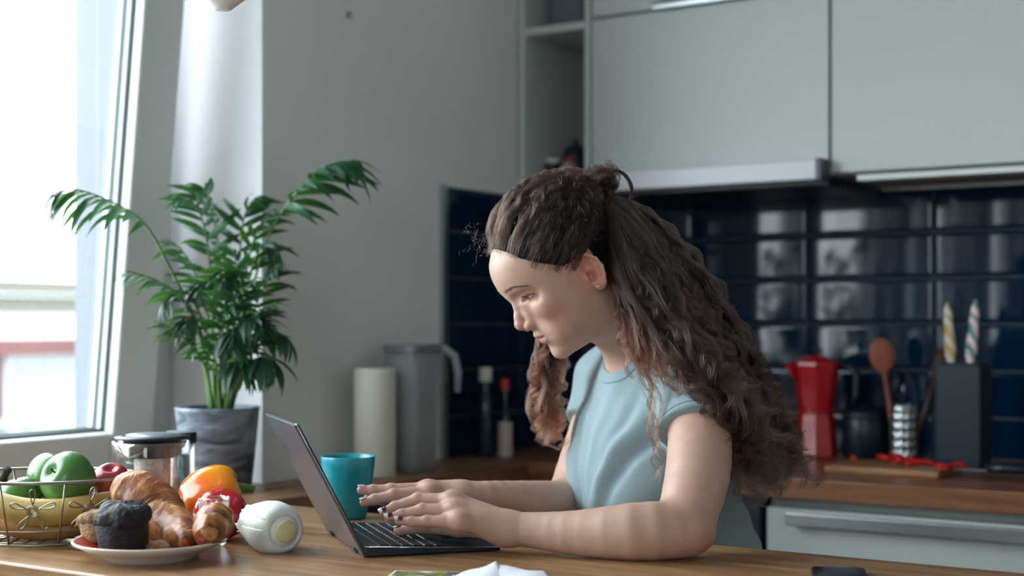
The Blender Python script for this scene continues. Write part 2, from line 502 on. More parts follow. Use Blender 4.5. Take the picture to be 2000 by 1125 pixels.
def blob(mb, c, r, n=14, amp=.25, seed=0, sz=1.0):
    rr = np.random.default_rng(seed)
    k = rr.normal(size=(8, 3)) * 2.2
    ph = rr.uniform(0, 6, 8)
    def fn(u, v):
        th, f = u * 2 * PI, (v - .5) * PI
        d = np.array((math.cos(th) * math.cos(f), math.sin(th) * math.cos(f), math.sin(f)))
        s = r * (1 + amp * float(np.mean(np.sin(k @ d * 1.6 + ph))))
        return (c[0] + d[0] * s, c[1] + d[1] * s, c[2] + d[2] * s * sz)
    return mb.grid(fn, n, n // 2 + 2, True)
M_bush = mat('snowy_twigs', (120, 124, 128), .9, rgb2=(60, 62, 64), scale=9)
for px, py, d, r, lb in ((8, 856, 7.6, .085, 'dark snowy shrub outside at the window corner'), (45, 866, 8.2, .12, 'pale snowy shrub beside the dark one outside'), (160, 870, 8.6, .13, 'pale snowy shrub outside near the window frame')):
    c = at(px, py, d)
    s = MB(); blob(s, (0, 0, 0), r, 18, .6, int(px))
    s.tube([(0, 0, 0), (0, .01, -(c.z + .1))], .02, 5)
    tag(part('shrub', s, M_bush, None, True, loc=c), lb, 'shrub')

# ------------------------------------------------------------------ hanging lamp and wall hook
lm = thing('pendant_lamp', at(435, 20, 1.95), 'white conical pendant lamp hanging at the top of the view', 'lamp')
k = 1.95 / 2800
part('lamp_shade', MB().lathe([(0, 0), (14 * k, 0), (16 * k, 1 * k), (60 * k, 36 * k), (105 * k, 78 * k), (112 * k, 120 * k), (95 * k, 160 * k), (40 * k, 200 * k), (8 * k, 215 * k)], 40), mat('lamp_white', (240, 238, 234), .35, var=.01), lm, True)
part('cord', MB().tube([(0, 0, 205 * k), (0, 0, ZC - lm.location.z)], .003, 8), M_white, lm, True)
# wall point: X = XL along the ray
dvec = at(677, 27, 1.0) - Vector((0, 0, CAMZ)); s_ = XL / dvec.x
hkp = Vector((0, 0, CAMZ)) + dvec * s_
hkr = thing('wall_hook', hkp, 'small metal hook in the bare plaster wall', 'hook')
part('plate', MB().lathe([(0, .004), (.0065, .003), (.007, 0)], 16, Matrix.Rotation(PI / 2, 4, 'Y')), M_alu, hkr, True)
part('hook', MB().tube([(0, 0, 0), (.012, 0, 0), (.016, 0, -.004), (.014, 0, -.009), (.010, 0, -.011)], .0018, 6), M_alu, hkr, True)

# ------------------------------------------------------------------ plaster-wall side: paper roll, jug, bottles
def floorpt(px, x_off):
    """point on the worktop under pixel column px, x_off metres out from the window wall"""
    dv = at(px, 700, 1.0) - Vector((0, 0, CAMZ)); s = (XL + x_off) / dv.x
    v = dv * s
    return Vector((v.x, v.y, T))
def dist(p): return -sY * p.x + cY * p.y
p = floorpt(732, .085); k = dist(p) / 2800
pr = thing('paper_towel_roll', p, 'upright roll of cream kitchen paper on the wall ledge', 'paper roll')
part('roll', MB().lathe([(.018, .004), (.018, .0), (40 * k, 0), (41 * k, .003), (41 * k, 206 * k), (40 * k, 209 * k), (.018, 209 * k), (.018, .2)], 40), mat('paper_cream', (214, 210, 196), .9, bump=.2, bscale=90, var=.02), pr, True)
smooth_angle(pr.children[0])
part('core', MB().lathe([(.016, .002), (.018, .002), (.018, 209 * k), (.016, 209 * k), (.016, .002)], 24), mat('cardboard', (150, 125, 95), .9), pr, True)
p = floorpt(806, .09); k = dist(p) / 2800
M_jug = mat('clear_plastic', (196, 202, 206), .18)
M_jug.node_tree.nodes['Principled BSDF'].inputs['Alpha'].default_value = .38
jg = thing('water_filter_jug', p, 'clear grey water filter jug beside the paper roll', 'jug')
def rsq(w, l, n=8, rr=.018):
    out = []
    for cx, cy, a0 in ((w - rr, l - rr, 0), (-w + rr, l - rr, 90), (-w + rr, -l + rr, 180), (w - rr, -l + rr, 270)):
        for i in range(n // 2 + 1):
            a = R(a0 + 90 * i / (n // 2)); out.append((cx + rr * math.cos(a), cy + rr * math.sin(a)))
    return out
def shell(mb, w0, l0, z0, w1, l1, z1, t=.003, bottom=True):
    a, b = rsq(w0, l0), rsq(w1, l1); n = len(a)
    ai, bi = rsq(w0 - t, l0 - t), rsq(w1 - t, l1 - t)
    vs = [(x, y, z0) for x, y in a] + [(x, y, z1) for x, y in b] + [(x, y, z1) for x, y in bi] + [(x, y, z0 + t) for x, y in ai]
    fs = []
    for s in range(3):
        for i in range(n):
            j = (i + 1) % n
            fs.append((s * n + i, s * n + j, (s + 1) * n + j, (s + 1) * n + i))
    if bottom: fs += [tuple(range(n - 1, -1, -1)), tuple(range(3 * n, 4 * n))]
    return mb.add(vs, fs)
part('body', shell(MB(), .036, .044, 0, .042, .052, 236 * k), M_jug, jg, True)
part('filter_funnel', shell(MB(), .032, .038, 105 * k, .038, .046, 225 * k), M_jug, jg, True)
part('lid', MB().prism(rsq(.044, .054), 228 * k, 246 * k), mat('jug_lid', (118, 128, 134), .3, var=.02), jg, bevel=.004)
part('handle', MB().tube([(0, .046, 232 * k), (0, .070, 236 * k), (0, .090, 222 * k), (0, .098, 190 * k), (0, .097, 150 * k)], [.008, .009, .009, .008, .007], 10), mat('jug_handle', (150, 158, 162), .35, var=.02), jg, True, rot=(0, 0, R(-35)))
def bottle(px, off, hpx, rpx, prof, capc, lab, labc=None, labz=None):
    p = floorpt(px, off); k = dist(p) / 2800
    b = thing('bottle', p, lab, 'bottle')
    part('body', MB().lathe([(x * k, z * k) for x, z in prof], 28), mat('bottle_dark', (10, 36, 54), .12, var=.1), b, True)
    zt = prof[-1][1]
    part('cap', MB().lathe([((capc[1]) * k, (zt - 4) * k), (capc[1] * k, (zt + capc[2] - 2) * k), ((capc[1] - 1) * k, (zt + capc[2]) * k), (0, (zt + capc[2]) * k)], 24), mat('cap', capc[0], .45, var=.03), b, True)
    if labc:
        part('label', MB().lathe([((labz[2] + .5) * k, labz[0] * k), ((labz[2] + .5) * k, labz[1] * k)], 28), mat('paper_label', labc, .7, var=.05), b, True)
bottle(948, .06, 175, 14, [(0, 0), (14, 0), (15, 3), (15, 95), (13, 115), (9, 130), (9, 152)], ((205, 200, 190), 13, 24), 'dark bottle with white cap in the tiled corner')
bottle(987, .10, 150, 13, [(0, 0), (13, 0), (14, 3), (14, 72), (12, 84), (5, 98), (5, 136)], ((190, 30, 40), 8, 18), 'dark sauce bottle with red cap and pale pink label', (186, 160, 156), (2, 70, 14))

# ------------------------------------------------------------------ tiled-wall side
def backpt(px, y):
    dv = at(px, 700, 1.0); s = y / dv.y
    return Vector((dv.x * s, dv.y * s, T))
p = backpt(1594, 3.06); k = dist(p) / 2800
M_moka = mat('red_enamel', (186, 24, 34), .28, var=.04, coat=.3)
mk = thing('moka_pot', p, 'red faceted stovetop coffee pot on the worktop', 'coffee pot', rz=R(20))
def facet(prof, n=8): return MB().lathe([(r * k, z * k) for r, z in prof], n)
part('boiler', facet([(0, 0), (38, 0), (43, 3), (42, 8), (34, 84), (33, 86), (0, 86)]), M_moka, mk, bevel=.001)
part('collar', MB().lathe([(33 * k, 84 * k), (36 * k, 86 * k), (36 * k, 93 * k), (33 * k, 95 * k)], 32), M_moka, mk, True)
up = part('upper_chamber', facet([(0, 94), (31, 94), (33, 97), (46, 176), (47, 180), (44, 180), (30, 100)]), M_moka, mk, bevel=.001)
part('spout', MB().add([(-.046 * 1, -.012, 150 * k), (-.046, .012, 150 * k), (-.072, 0, 181 * k), (-.05, -.018, 181 * k), (-.05, .018, 181 * k)], [(0, 2, 3), (1, 4, 2), (0, 1, 2), (2, 4, 3)]), M_moka, mk)
part('lid', facet([(48, 180), (47, 184), (20, 196), (0, 199)]), M_moka, mk)
part('knob', MB().lathe([(3 * k, 198 * k), (4 * k, 202 * k), (7 * k, 208 * k), (6 * k, 216 * k), (0, 218 * k)], 16), M_black, mk, True)
part('handle', MB().tube([(.046, 0, 172 * k), (.078, 0, 176 * k), (.088, 0, 160 * k), (.086, 0, 120 * k), (.08, 0, 100 * k)], [.007, .008, .009, .008, .006], 8), M_black, mk, True)

p = backpt(1688, 3.10); k = dist(p) / 2800
pot = thing('black_canister', p, 'squat black canister between the red coffee pot and the utensil holder', 'canister')
part('body', MB().lathe([(0, 0), (38, 0), (42, 4), (43, 80), (41, 84)] if False else [(0, 0), (38 * k, 0), (42 * k, 4 * k), (43 * k, 76 * k), (41 * k, 80 * k), (0, 80 * k)], 36), M_black, pot, True)
part('lid', MB().lathe([(43 * k, 80 * k), (44 * k, 84 * k), (40 * k, 92 * k), (12 * k, 97 * k), (9 * k, 104 * k), (0, 105 * k)], 36), M_black, pot, True)

p = backpt(1765, 3.08); k = dist(p) / 2800
M_steel = mat('brushed_steel', (196, 200, 204), .28, 1.0, var=.05, scale=30)
uh = thing('utensil_holder', p, 'perforated steel utensil holder on the worktop', 'utensil holder')
mbh = MB()
rr_ = 27 * k; hh = 107 * k
for zi in range(12):
    z0, z1 = hh * zi / 12, hh * (zi + 1) / 12
    for a in range(24):
        a0, a1 = 2 * PI * a / 24, 2 * PI * (a + 1) / 24
        if 2 <= zi <= 10 and a % 2 == 1 and zi % 2 == 0: continue
        mbh.add([(rr_ * math.cos(a0), rr_ * math.sin(a0), z0), (rr_ * math.cos(a1), rr_ * math.sin(a1), z0), (rr_ * math.cos(a1), rr_ * math.sin(a1), z1), (rr_ * math.cos(a0), rr_ * math.sin(a0), z1)], [(0, 1, 2, 3)])
hs = part('perforated_wall', mbh, M_steel, uh, True)
sm = hs.modifiers.new('thick', 'SOLIDIFY'); sm.thickness = .0012
part('base', MB().lathe([(0, .001), (rr_, .001), (rr_, .004), (0, .004)], 24), M_steel, uh)
part('rim', MB().tube([(rr_ * math.cos(2 * PI * i / 24), rr_ * math.sin(2 * PI * i / 24), hh) for i in range(24)], .0016, 6, True), M_steel, uh, True)
M_spoon = mat('red_wood', (150, 82, 62), .55, var=.15, scale=20)
M_brownw = mat('dark_wood', (84, 48, 40), .5, var=.15, scale=20)
def utensil(name, dx, dy, tilt, az, L, head, m, mh, lab):
    o = thing(name, p + Vector((dx, dy, .006)), lab, name.split('_')[-1])
    o.rotation_euler = (0, R(tilt), R(az))
    part('handle', MB().tube([(0, 0, 0), (0, 0, L * .5), (0, 0, L)], [.004, .005, .004], 8), m, o, True)
    part('head', head(L), mh, o, True)
def spoon_head(w, h, t=.004):
    def f(L):
        b = MB()
        b.grid(lambda u, v: (w * math.cos(u * 2 * PI) * math.sin(v * PI), t * math.sin(u * 2 * PI) * math.sin(v * PI), L + h * (1 - math.cos(v * PI)) / 2 - .004), 18, 9, True)
        return b
    return f
def spat_head(w, h, t=.002):
    def f(L): return MB().prism([(-w * .6, 0), (w * .6, 0), (w, h * .3), (w, h), (-w, h), (-w, h * .3)], -t, t, Matrix.Translation((0, 0, L - .004)) @ Matrix.Rotation(PI / 2, 4, 'X'))
    return f
utensil('wooden_spoon', -.014, -.006, -8, 30, 170 * k, spoon_head(25 * k, 70 * k), M_spoon, M_spoon, 'round headed reddish wooden spoon standing in the steel holder')
utensil('black_ladle', -.010, .010, -9, 20, 150 * k, spoon_head(14 * k, 36 * k, .008), M_black, M_black, 'black ladle leaning left in the steel holder')
utensil('black_spatula', .0, -.006, -3, 60, 130 * k, spat_head(13 * k, 40 * k), M_black, M_black, 'black spatula standing upright in the steel holder')
utensil('steel_spoon', .004, -.014, -5, -60, 120 * k, spoon_head(9 * k, 34 * k, .003), M_steel, M_steel, 'small steel spoon in the holder below the wooden spoon')
utensil('dark_wooden_spatula', .012, .004, 17, 10, 165 * k, spat_head(11 * k, 60 * k), M_brownw, M_brownw, 'dark wooden spatula leaning right in the steel holder')

p = backpt(1882, 2.99); k = dist(p) / 2800
M_block = mat('block_black', (6, 34, 50), .4, var=.1)
kb = thing('knife_block', p, 'tall black knife block at the right on the worktop', 'knife block')
part('body', MB().box((-.046, -.046, 0), (.046, .046, 203 * k)), M_block, kb, bevel=.004)
part('top_plate', MB().box((-.042, -.042, 203 * k), (.042, .042, 206 * k)), M_black, kb, bevel=.001)
M_blade = M_steel
def knife(dx, dy, tx, ty, L, w, cols, lab, name='knife'):
    o = thing(name, p + Vector((dx, dy, 206 * k)), lab, 'knife')
    o.rotation_euler = (R(tx), R(ty), 0)
    n = 12
    def fn(u, v):
        a = u * 2 * PI; s = (.55 + .45 * math.sin(PI * min(1, v * 1.15)) + .12 * math.sin(v * 9)) * (1 - max(0, v - .88) * 6)
        return (w * s * math.cos(a), w * .6 * s * math.sin(a), -.005 + L * v)
    mbk = MB().grid(fn, n, 15, True)
    if len(cols) == 1:
        mm = mat('knife_handle', cols[0], .4, var=.05)
    else:
        m_, nt, b = new_mat('patterned_handle')
        tc = nt.nodes.new('ShaderNodeTexCoord'); wv = nt.nodes.new('ShaderNodeTexWave'); wv.bands_direction = 'DIAGONAL'
        wv.inputs['Scale'].default_value = 18; wv.inputs['Distortion'].default_value = 5; wv.inputs['Detail'].default_value = 1
        nt.links.new(tc.outputs['Object'], wv.inputs['Vector'])
        rp = nt.nodes.new('ShaderNodeValToRGB'); rp.color_ramp.interpolation = 'CONSTANT'
        el = rp.color_ramp.elements
        el[0].color = (*lin(cols[0]), 1); el[1].position = 1 / len(cols); el[1].color = (*lin(cols[1]), 1)
        for i, c in enumerate(cols[2:]):
            e = el.new((i + 2) / len(cols)); e.color = (*lin(c), 1)
        nt.links.new(wv.outputs['Fac'], rp.inputs['Fac']); nt.links.new(rp.outputs['Color'], b.inputs['Base Color'])
        b.inputs['Roughness'].default_value = .35
        mm = m_
    part('handle', mbk, mm, o, True)
    part('blade', MB().box((-.009, -.0008, -.12), (.009, .0008, 0)), M_blade, o)
knife(-.024, -.006, 0, -4, 122 * k, .0125, [(206, 200, 190), (176, 140, 50), (206, 200, 190), (176, 140, 50)], 'knife with yellow and white patterned handle in the black block')
knife(.019, -.02, 0, 5, 126 * k, .0125, [(215, 212, 208), (190, 30, 50), (215, 212, 208), (30, 120, 112)], 'knife with red, white and teal handle in the black block')
knife(.006, .022, 0, 2, 112 * k, .010, [(14, 20, 28)], 'knife with plain black handle in the black block')
p2 = p

M_board = wood('board_wood', (120, 78, 48), (150, 104, 66), (176, 132, 90), 'x', .5)
cb = tag(part('cutting_board', MB().prism([(-.115, -.085), (.115, -.085), (.115, .085), (-.115, .085)], 0, .014), M_board, None, loc=(-.93, 2.835, T), bevel=.004), 'wooden cutting board with chopped red pepper at the worktop edge', 'cutting board')
M_pep = mat('pepper_flesh', (196, 34, 30), .3, var=.2, scale=60)
for i, (px, py, n) in enumerate(((1668, 896, 1), (1738, 898, 5), (1768, 900, 5), (1792, 903, 4), (1846, 912, 3), (1872, 914, 3))):
    for j in range(n):
        q = on(px + random.uniform(-16, 16) * (n > 1), py + random.uniform(-3, 5) * (n > 1), T + .018)
        q.x = min(max(q.x, -1.03), -.8); q.y = min(max(q.y, 2.765), 2.905)
        L, r0 = random.uniform(.012, .026), .005
        a = random.uniform(0, 3)
        s = MB().tube([(-L, 0, 0), (-L * .4, .003, .003), (L * .4, .003, .003), (L, 0, 0)], [r0 * .7, r0, r0, r0 * .7], 7)
        o = tag(part('pepper_strip', s, M_pep, None, True, loc=(q.x, q.y, T + .0185 + (.006 if j > 2 else 0)), rot=(0, 0, a)), ('strip of red pepper lying alone at the left of the cutting board', 'strip of chopped red pepper in the pile on the middle of the cutting board', 'strip of chopped red pepper near the knife at the right of the cutting board')[0 if i < 1 else (1 if i < 4 else 2)], 'vegetable', 'chopped red pepper on the board')
kf = thing('chef_knife', (-.79, 2.795, T + .016), 'steel knife lying over the right edge of the cutting board', 'knife', rz=R(6))
part('blade', MB().prism([(-.075, -.008), (.055, -.010), (.055, .012), (-.04, .012)], 0, .0018), M_steel, kf)
part('handle', MB().tube([(.05, 0, .004), (.09, 0, .006), (.15, 0, .004)], [.008, .010, .008], 8), M_black, kf, True)

# things on the open shelves
def jar(loc, r, h, body, cap, lab, name='jar'):
    o = thing(name, loc, lab, 'jar')
    part('body', MB().lathe([(0, 0), (r * .92, 0), (r, .004), (r, h * .8), (r * .8, h * .86), (0, h * .86)], 24), body, o, True)
    part('lid', MB().lathe([(r * .85, h * .8), (r * .88, h * .84), (r * .88, h - .003), (r * .8, h), (0, h)], 24), cap, o, True)
z0 = UZ + .018
def shelfpt(px, y): 
    q = backpt(px, y); return Vector((q.x, q.y, z0))
M_jd = mat('jar_dark', (42, 48, 52), .25, var=.1); M_wl = mat('lid_white', (206, 204, 200), .4, var=.02); M_rl = mat('lid_red', (150, 30, 42), .4, var=.05); M_pk = mat('jar_pale', (150, 132, 130), .35, var=.05)
jar(shelfpt(1080, 2.95), .021, .070, M_jd, M_wl, 'small dark jar with white lid on the lower open shelf')
jar(shelfpt(1112, 2.93), .019, .066, M_pk, M_rl, 'small pale jar with red lid on the lower open shelf')
rd = thing('round_tin', shelfpt(1124, 2.97), 'dark round tin standing on the open shelf beside the cabinet', 'tin')
part('body', MB().lathe([(0, 0), (.03, 0), (.033, .004), (.034, .07), (.026, .095), (0, .103)], 28), M_black, rd, True)
part('knob', MB().lathe([(.006, .1), (.008, .108), (.005, .115), (0, .116)], 14), M_black, rd, True)
z0 = MZ + .0
q = backpt(1062, 2.99)
bk = thing('storage_box', (-1.735, 3.02, MZ - .002 + .0), 'grey box on the upper open shelf', 'box')
part('body', MB().box((-.055, -.1, 0), (.03, .1, .2)), mat('box_grey', (92, 102, 112), .6, var=.05), bk, bevel=.003)
part('lid', MB().box((-.057, -.102, .2), (.032, .102, .23)), mat('box_grey2', (80, 90, 100), .6, var=.05), bk, bevel=.003)
bl = tag(part('black_folder', MB().box((.038, -.11, 0), (.062, .09, .24)), M_black, None, loc=(-1.735, 3.02, MZ - .002), bevel=.002), 'narrow black folder beside the grey box on the upper open shelf', 'folder')

# ------------------------------------------------------------------ breakfast things on the table
def vnoise(P, seed, freq, octv=3):
    """cheap smooth noise from sums of sines, P (n,3)"""
    r_ = np.random.default_rng(seed); out = np.zeros(len(P)); amp = 1.0; tot = 0
    for o in range(octv):
        for _ in range(5):
            k_ = r_.normal(size=3) * freq * 2 ** o
            out += amp * np.sin(P @ k_ + r_.uniform(0, 6.28)) ; tot += amp
        amp *= .55
    return out / tot * 2.2
def displaced(o, fn):
    me = o.data; n = len(me.vertices)
    co = np.empty(n * 3); me.vertices.foreach_get('co', co); co = co.reshape(-1, 3)
    no = np.empty(n * 3); me.vertices.foreach_get('normal', no); no = no.reshape(-1, 3)
    co = co + no * fn(co)[:, None]
    me.vertices.foreach_set('co', co.ravel()); me.update()
    return o

# plate
pc = at(294, 1050, 1.83); pc.z = T
M_plate = mat('plate_cream', (214, 205, 192), .22, var=.01, coat=.2)
M_platered = mat('plate_red', (176, 44, 38), .25, var=.05)
pl = thing('plate', pc, 'cream plate with red inside holding croissants and muffins', 'plate')
part('dish', MB().lathe([(0, .004), (.05, .004), (.052, 0), (.058, 0), (.06, .004), (.08, .013), (.0965, .0215), (.0975, .0235), (.0965, .025), (.0935, .0245)], 64), M_plate, pl, True)
part('glaze', MB().lathe([(.0938, .0246), (.080, .0185), (.062, .0095), (.0, .008)], 64), M_platered, pl, True, label='red glazed inside')

def crust(name, light, dark, mid):
    m, nt, b = new_mat(name)
    tc = nt.nodes.new('ShaderNodeTexCoord')
    n = nt.nodes.new('ShaderNodeTexNoise'); n.inputs['Scale'].default_value = 55; n.inputs['Detail'].default_value = 6
    nt.links.new(tc.outputs['Object'], n.inputs['Vector'])
    at_ = nt.nodes.new('ShaderNodeAttribute'); at_.attribute_name = 'ridge'
    ad = nt.nodes.new('ShaderNodeMath'); ad.operation = 'MULTIPLY_ADD'
    nt.links.new(n.outputs['Fac'], ad.inputs[0]); ad.inputs[1].default_value = .55
    nt.links.new(at_.outputs['Fac'], ad.inputs[2])
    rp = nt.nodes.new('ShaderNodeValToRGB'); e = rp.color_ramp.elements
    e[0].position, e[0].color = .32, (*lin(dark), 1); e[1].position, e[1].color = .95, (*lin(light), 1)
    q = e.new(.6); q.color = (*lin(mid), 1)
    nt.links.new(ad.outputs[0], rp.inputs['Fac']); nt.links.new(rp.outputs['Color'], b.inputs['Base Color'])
    b.inputs['Roughness'].default_value = .42
    bp = nt.nodes.new('ShaderNodeBump'); bp.inputs['Strength'].default_value = .5; bp.inputs['Distance'].default_value = .0015
    n3 = nt.nodes.new('ShaderNodeTexNoise'); n3.inputs['Scale'].default_value = 160; n3.inputs['Detail'].default_value = 6
    nt.links.new(tc.outputs['Object'], n3.inputs['Vector'])
    nt.links.new(n3.outputs['Fac'], bp.inputs['Height']); nt.links.new(bp.outputs['Normal'], b.inputs['Normal'])
    return m
M_crust = crust('croissant_crust', (206, 152, 98), (88, 42, 20), (160, 94, 48))
def spline(P, n):
    """Catmull-Rom through rows of P -> n rows"""
    P = np.asarray(P, float); m = len(P)
    out = []
    for t in np.linspace(0, m - 1, n):
        i = min(int(t), m - 2); f = t - i
        p0, p1, p2, p3 = P[max(i - 1, 0)], P[i], P[i + 1], P[min(i + 2, m - 1)]
        out.append(.5 * ((2 * p1) + (-p0 + p2) * f + (2 * p0 - 5 * p1 + 4 * p2 - p3) * f * f + (-p0 + 3 * p1 - 3 * p2 + p3) * f ** 3))
    return np.array(out)
def sweep(rows, nl, nr, radf):
    """rows of x,y,z,r -> closed-ended sweep; radf(t,a)->factor. returns verts, faces, t, a"""
    C = spline(rows, nl)
    ctr, rad = C[:, :3], C[:, 3]
    tan = np.gradient(ctr, axis=0); tan /= np.linalg.norm(tan, axis=1)[:, None]
    u = np.cross(tan[0], (0, 0, 1.0)); u /= np.linalg.norm(u)
    vs, tt, aa = [], [], []
    for i in range(nl):
        u = u - tan[i] * (u @ tan[i]); u /= np.linalg.norm(u); w = np.cross(tan[i], u)
        for j in range(nr):
            a = 2 * PI * j / nr; t = i / (nl - 1)
            r = max(rad[i], 1e-4) * radf(t, a)
            vs.append(ctr[i] + (u * math.cos(a) + w * math.sin(a)) * r); tt.append(t); aa.append(a)
    fs = [(i * nr + j, i * nr + (j + 1) % nr, (i + 1) * nr + (j + 1) % nr, (i + 1) * nr + j) for i in range(nl - 1) for j in range(nr)]
    fs += [tuple(range(nr - 1, -1, -1)), tuple((nl - 1) * nr + j for j in range(nr))]
    return vs, fs, np.array(tt), np.array(aa)
def croissant(rows, bands, lab, seed):
    rr = np.random.default_rng(seed); ph = rr.uniform(0, 6, 8)
    base = Vector(rows[len(rows) // 2][:3])
    def band(t, a):
        s = t * bands + .30 * math.sin(a + ph[0]) + .10 * math.sin(3 * a + ph[1]) + .05 * math.sin(7 * a + ph[4])
        s = s if t < .5 else bands - s
        return s - math.floor(s)
    def radf(t, a):
        f = band(t, a)
        end = min(1, math.sqrt(max(0, 1 - (max(0, .06 - t) / .06) ** 2)), math.sqrt(max(0, 1 - (max(0, t - .95) / .05) ** 2)))
        return (0.95 + .07 * f ** .8 * (1 if f < .93 else (1 - f) / .07) + .02 * math.sin(5 * a + 9 * t + ph[2]) + .010 * math.sin(11 * a - 23 * t + ph[3]) + .012 * (abs(((t + .03 * math.sin(2 * a + ph[5]) + .012 * math.sin(5 * a)) * 46) % 1 - .5) - .25) + .018 * math.sin(3 * a + 31 * t + ph[6]) * math.sin(17 * t + ph[7])) * max(end, .02)
    vs, fs, tt, aa = sweep([(*(Vector(r[:3]) - base), r[3]) for r in rows], 260, 44, radf)
    mb = MB().add(vs, fs)
    o = link('croissant', mb.mesh('croissant', M_crust, True), None, base)
    tag(o, lab, 'croissant', 'croissants on the plate')
    P = np.array(vs)
    at_ = o.data.attributes.new('ridge', 'FLOAT', 'POINT')
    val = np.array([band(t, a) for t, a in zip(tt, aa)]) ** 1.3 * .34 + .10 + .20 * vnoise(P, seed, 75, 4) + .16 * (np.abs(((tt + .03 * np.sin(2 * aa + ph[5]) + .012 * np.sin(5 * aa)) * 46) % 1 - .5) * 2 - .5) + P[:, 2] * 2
    at_.data.foreach_set('value', val.astype('f'))
    # flakes lifting off the crust
    displaced(o, lambda c: .0009 * vnoise(c, seed + 3, 140, 2))
    return o
def row(px, py, d, r): return (*at(px, py, d), r)
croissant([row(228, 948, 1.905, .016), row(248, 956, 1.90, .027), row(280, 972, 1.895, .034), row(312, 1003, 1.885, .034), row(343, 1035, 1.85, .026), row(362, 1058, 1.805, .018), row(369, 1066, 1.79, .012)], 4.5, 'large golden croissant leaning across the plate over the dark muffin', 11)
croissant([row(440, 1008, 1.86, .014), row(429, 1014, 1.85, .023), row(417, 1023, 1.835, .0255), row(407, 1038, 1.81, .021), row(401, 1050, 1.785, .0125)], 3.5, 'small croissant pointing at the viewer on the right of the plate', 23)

def muffin(px, d, z, r, h, m, mt, lab, seed, tilt=(0, 0)):
    c = at(px, 1000, d); c.z = z
    o = thing('muffin', c, lab, 'muffin', group='muffins on the plate')
    o.rotation_euler = (tilt[0], tilt[1], 0)
    cup = MB().lathe([(0, 0), (r * .86, 0), (r * .9, .003), (r * 1.0, h * .62), (r * .9, h * .66)], 48, wob=lambda q, zz_, a: q * (1 + .008 * math.sin(a * 9) + .006 * math.sin(a * 23 + 1)))
    part('cup', cup, m, o, True)
    top = part('crown', MB().lathe([(r * .9, h * .56), (r * 1.01, h * .62), (r * 1.05, h * .70), (r * 1.0, h * .82), (r * .80, h * .94), (r * .45, h * .995), (0, h)], 56), mt, o, True, sub=1)
    displaced(top, lambda P: .0042 * vnoise(P, seed, 95, 3) + .0015 * vnoise(P, seed + 1, 330, 1))
    return o
M_choc = mat('chocolate_crumb', (24, 18, 24), .75, var=.35, scale=120, bump=.8, bscale=260)
M_choc2 = mat('chocolate_crust', (18, 18, 28), .65, var=.35, scale=90, bump=1, bscale=200)
M_crumb = mat('brown_crumb', (150, 108, 74), .7, var=.25, scale=120, bump=.8, bscale=260)
muffin(243, 1.805, T + .0085, .033, .066, M_choc, M_choc2, 'dark chocolate muffin at the front of the plate', 5, (R(4), R(-3)))
muffin(196, 1.862, T + .0135, .025, .044, M_crumb, M_crumb, 'light brown muffin half hidden behind the dark one', 9, (R(-3), R(-10)))
ck = tag(part('cookie', MB().lathe([(0, 0), (.024, .001), (.027, .006), (.023, .012), (.01, .015), (0, .0155)], 40), M_crumb, None, True, loc=(lambda v: (v.x, v.y, T + .0085))(at(318, 1060, 1.815))), 'flat brown cookie lying under the large croissant', 'cookie')
displaced(ck, lambda P: .0012 * vnoise(P, 4, 200, 2))

# wire basket
bcx = W(-.650, 1.968, T)
M_wire = mat('basket_wire', (150, 146, 140), .3, 1.0, var=.1, scale=60)
bk_ = thing('wire_basket', bcx, 'oval wire basket with flower ornaments holding fruit', 'basket', rz=YAW)
ZR, ZB = .090, .006
def ell(a, b, th, z): return Vector((a * math.cos(th), b * math.sin(th), z))
def wallp(th, t): return ell(.102 + .033 * t, .080 + .022 * t, th, ZB + (ZR - ZB) * t)
part('rim', MB().tube([wallp(2 * PI * i / 64, 1) for i in range(64)], .0022, 8, True), M_wire, bk_, True)
part('base_ring', MB().tube([wallp(2 * PI * i / 64, 0) for i in range(64)], .0020, 8, True), M_wire, bk_, True)
part('band', MB().tube([wallp(2 * PI * i / 64, .22) for i in range(64)], .0011, 6, True), M_wire, bk_, True)
NV = 10
for i in range(NV):
    th = 2 * PI * (i + .30) / NV
    part('upright', MB().tube([wallp(th, 0), wallp(th, .5), wallp(th, 1)], .0014, 6), M_wire, bk_, True)
    # flower in the middle of the panel
    thm = th + PI / NV
    c = wallp(thm, .56); ex = (wallp(thm + .05, .56) - wallp(thm - .05, .56)).normalized(); ez = (wallp(thm, .8) - wallp(thm, .3)).normalized()
    fl = MB()
    fl.tube([c + (ex * math.cos(a) + ez * math.sin(a)) * (.0028 + .0062 * a / (6 * PI)) for a in np.linspace(0, 6 * PI, 60)], .0008, 5)
    for q in range(5):
        a0 = PI / 2 + q * 2 * PI / 5
        loop = []
        for s in np.linspace(0, 1, 22):
            rad_ = .008 + .022 * math.sin(PI * s) ** .8
            off = (s - .5) * .75 * math.sin(PI * s) ** .7 if True else 0
            aa_ = a0 + off
            loop.append(c + (ex * math.cos(aa_) + ez * math.sin(aa_)) * rad_)
        fl.tube(loop, .0009, 5, caps=False)
    part('flower_ornament', fl, M_wire, bk_, True)
for i in range(9):
    t = -.8 + 1.6 * i / 8
    x = .102 * t; y = .080 * math.sqrt(1 - t * t)
    part('base_wire', MB().tube([(x, -y, ZB), (x, y, ZB)], .0012, 6), M_wire, bk_, True)
for i in range(3):
    t = -.6 + .6 * i
    y = .08 * t; x = .102 * math.sqrt(1 - t * t)
    part('base_wire', MB().tube([(-x, y, ZB - .0015), (x, y, ZB - .0015)], .0012, 6), M_wire, bk_, True)
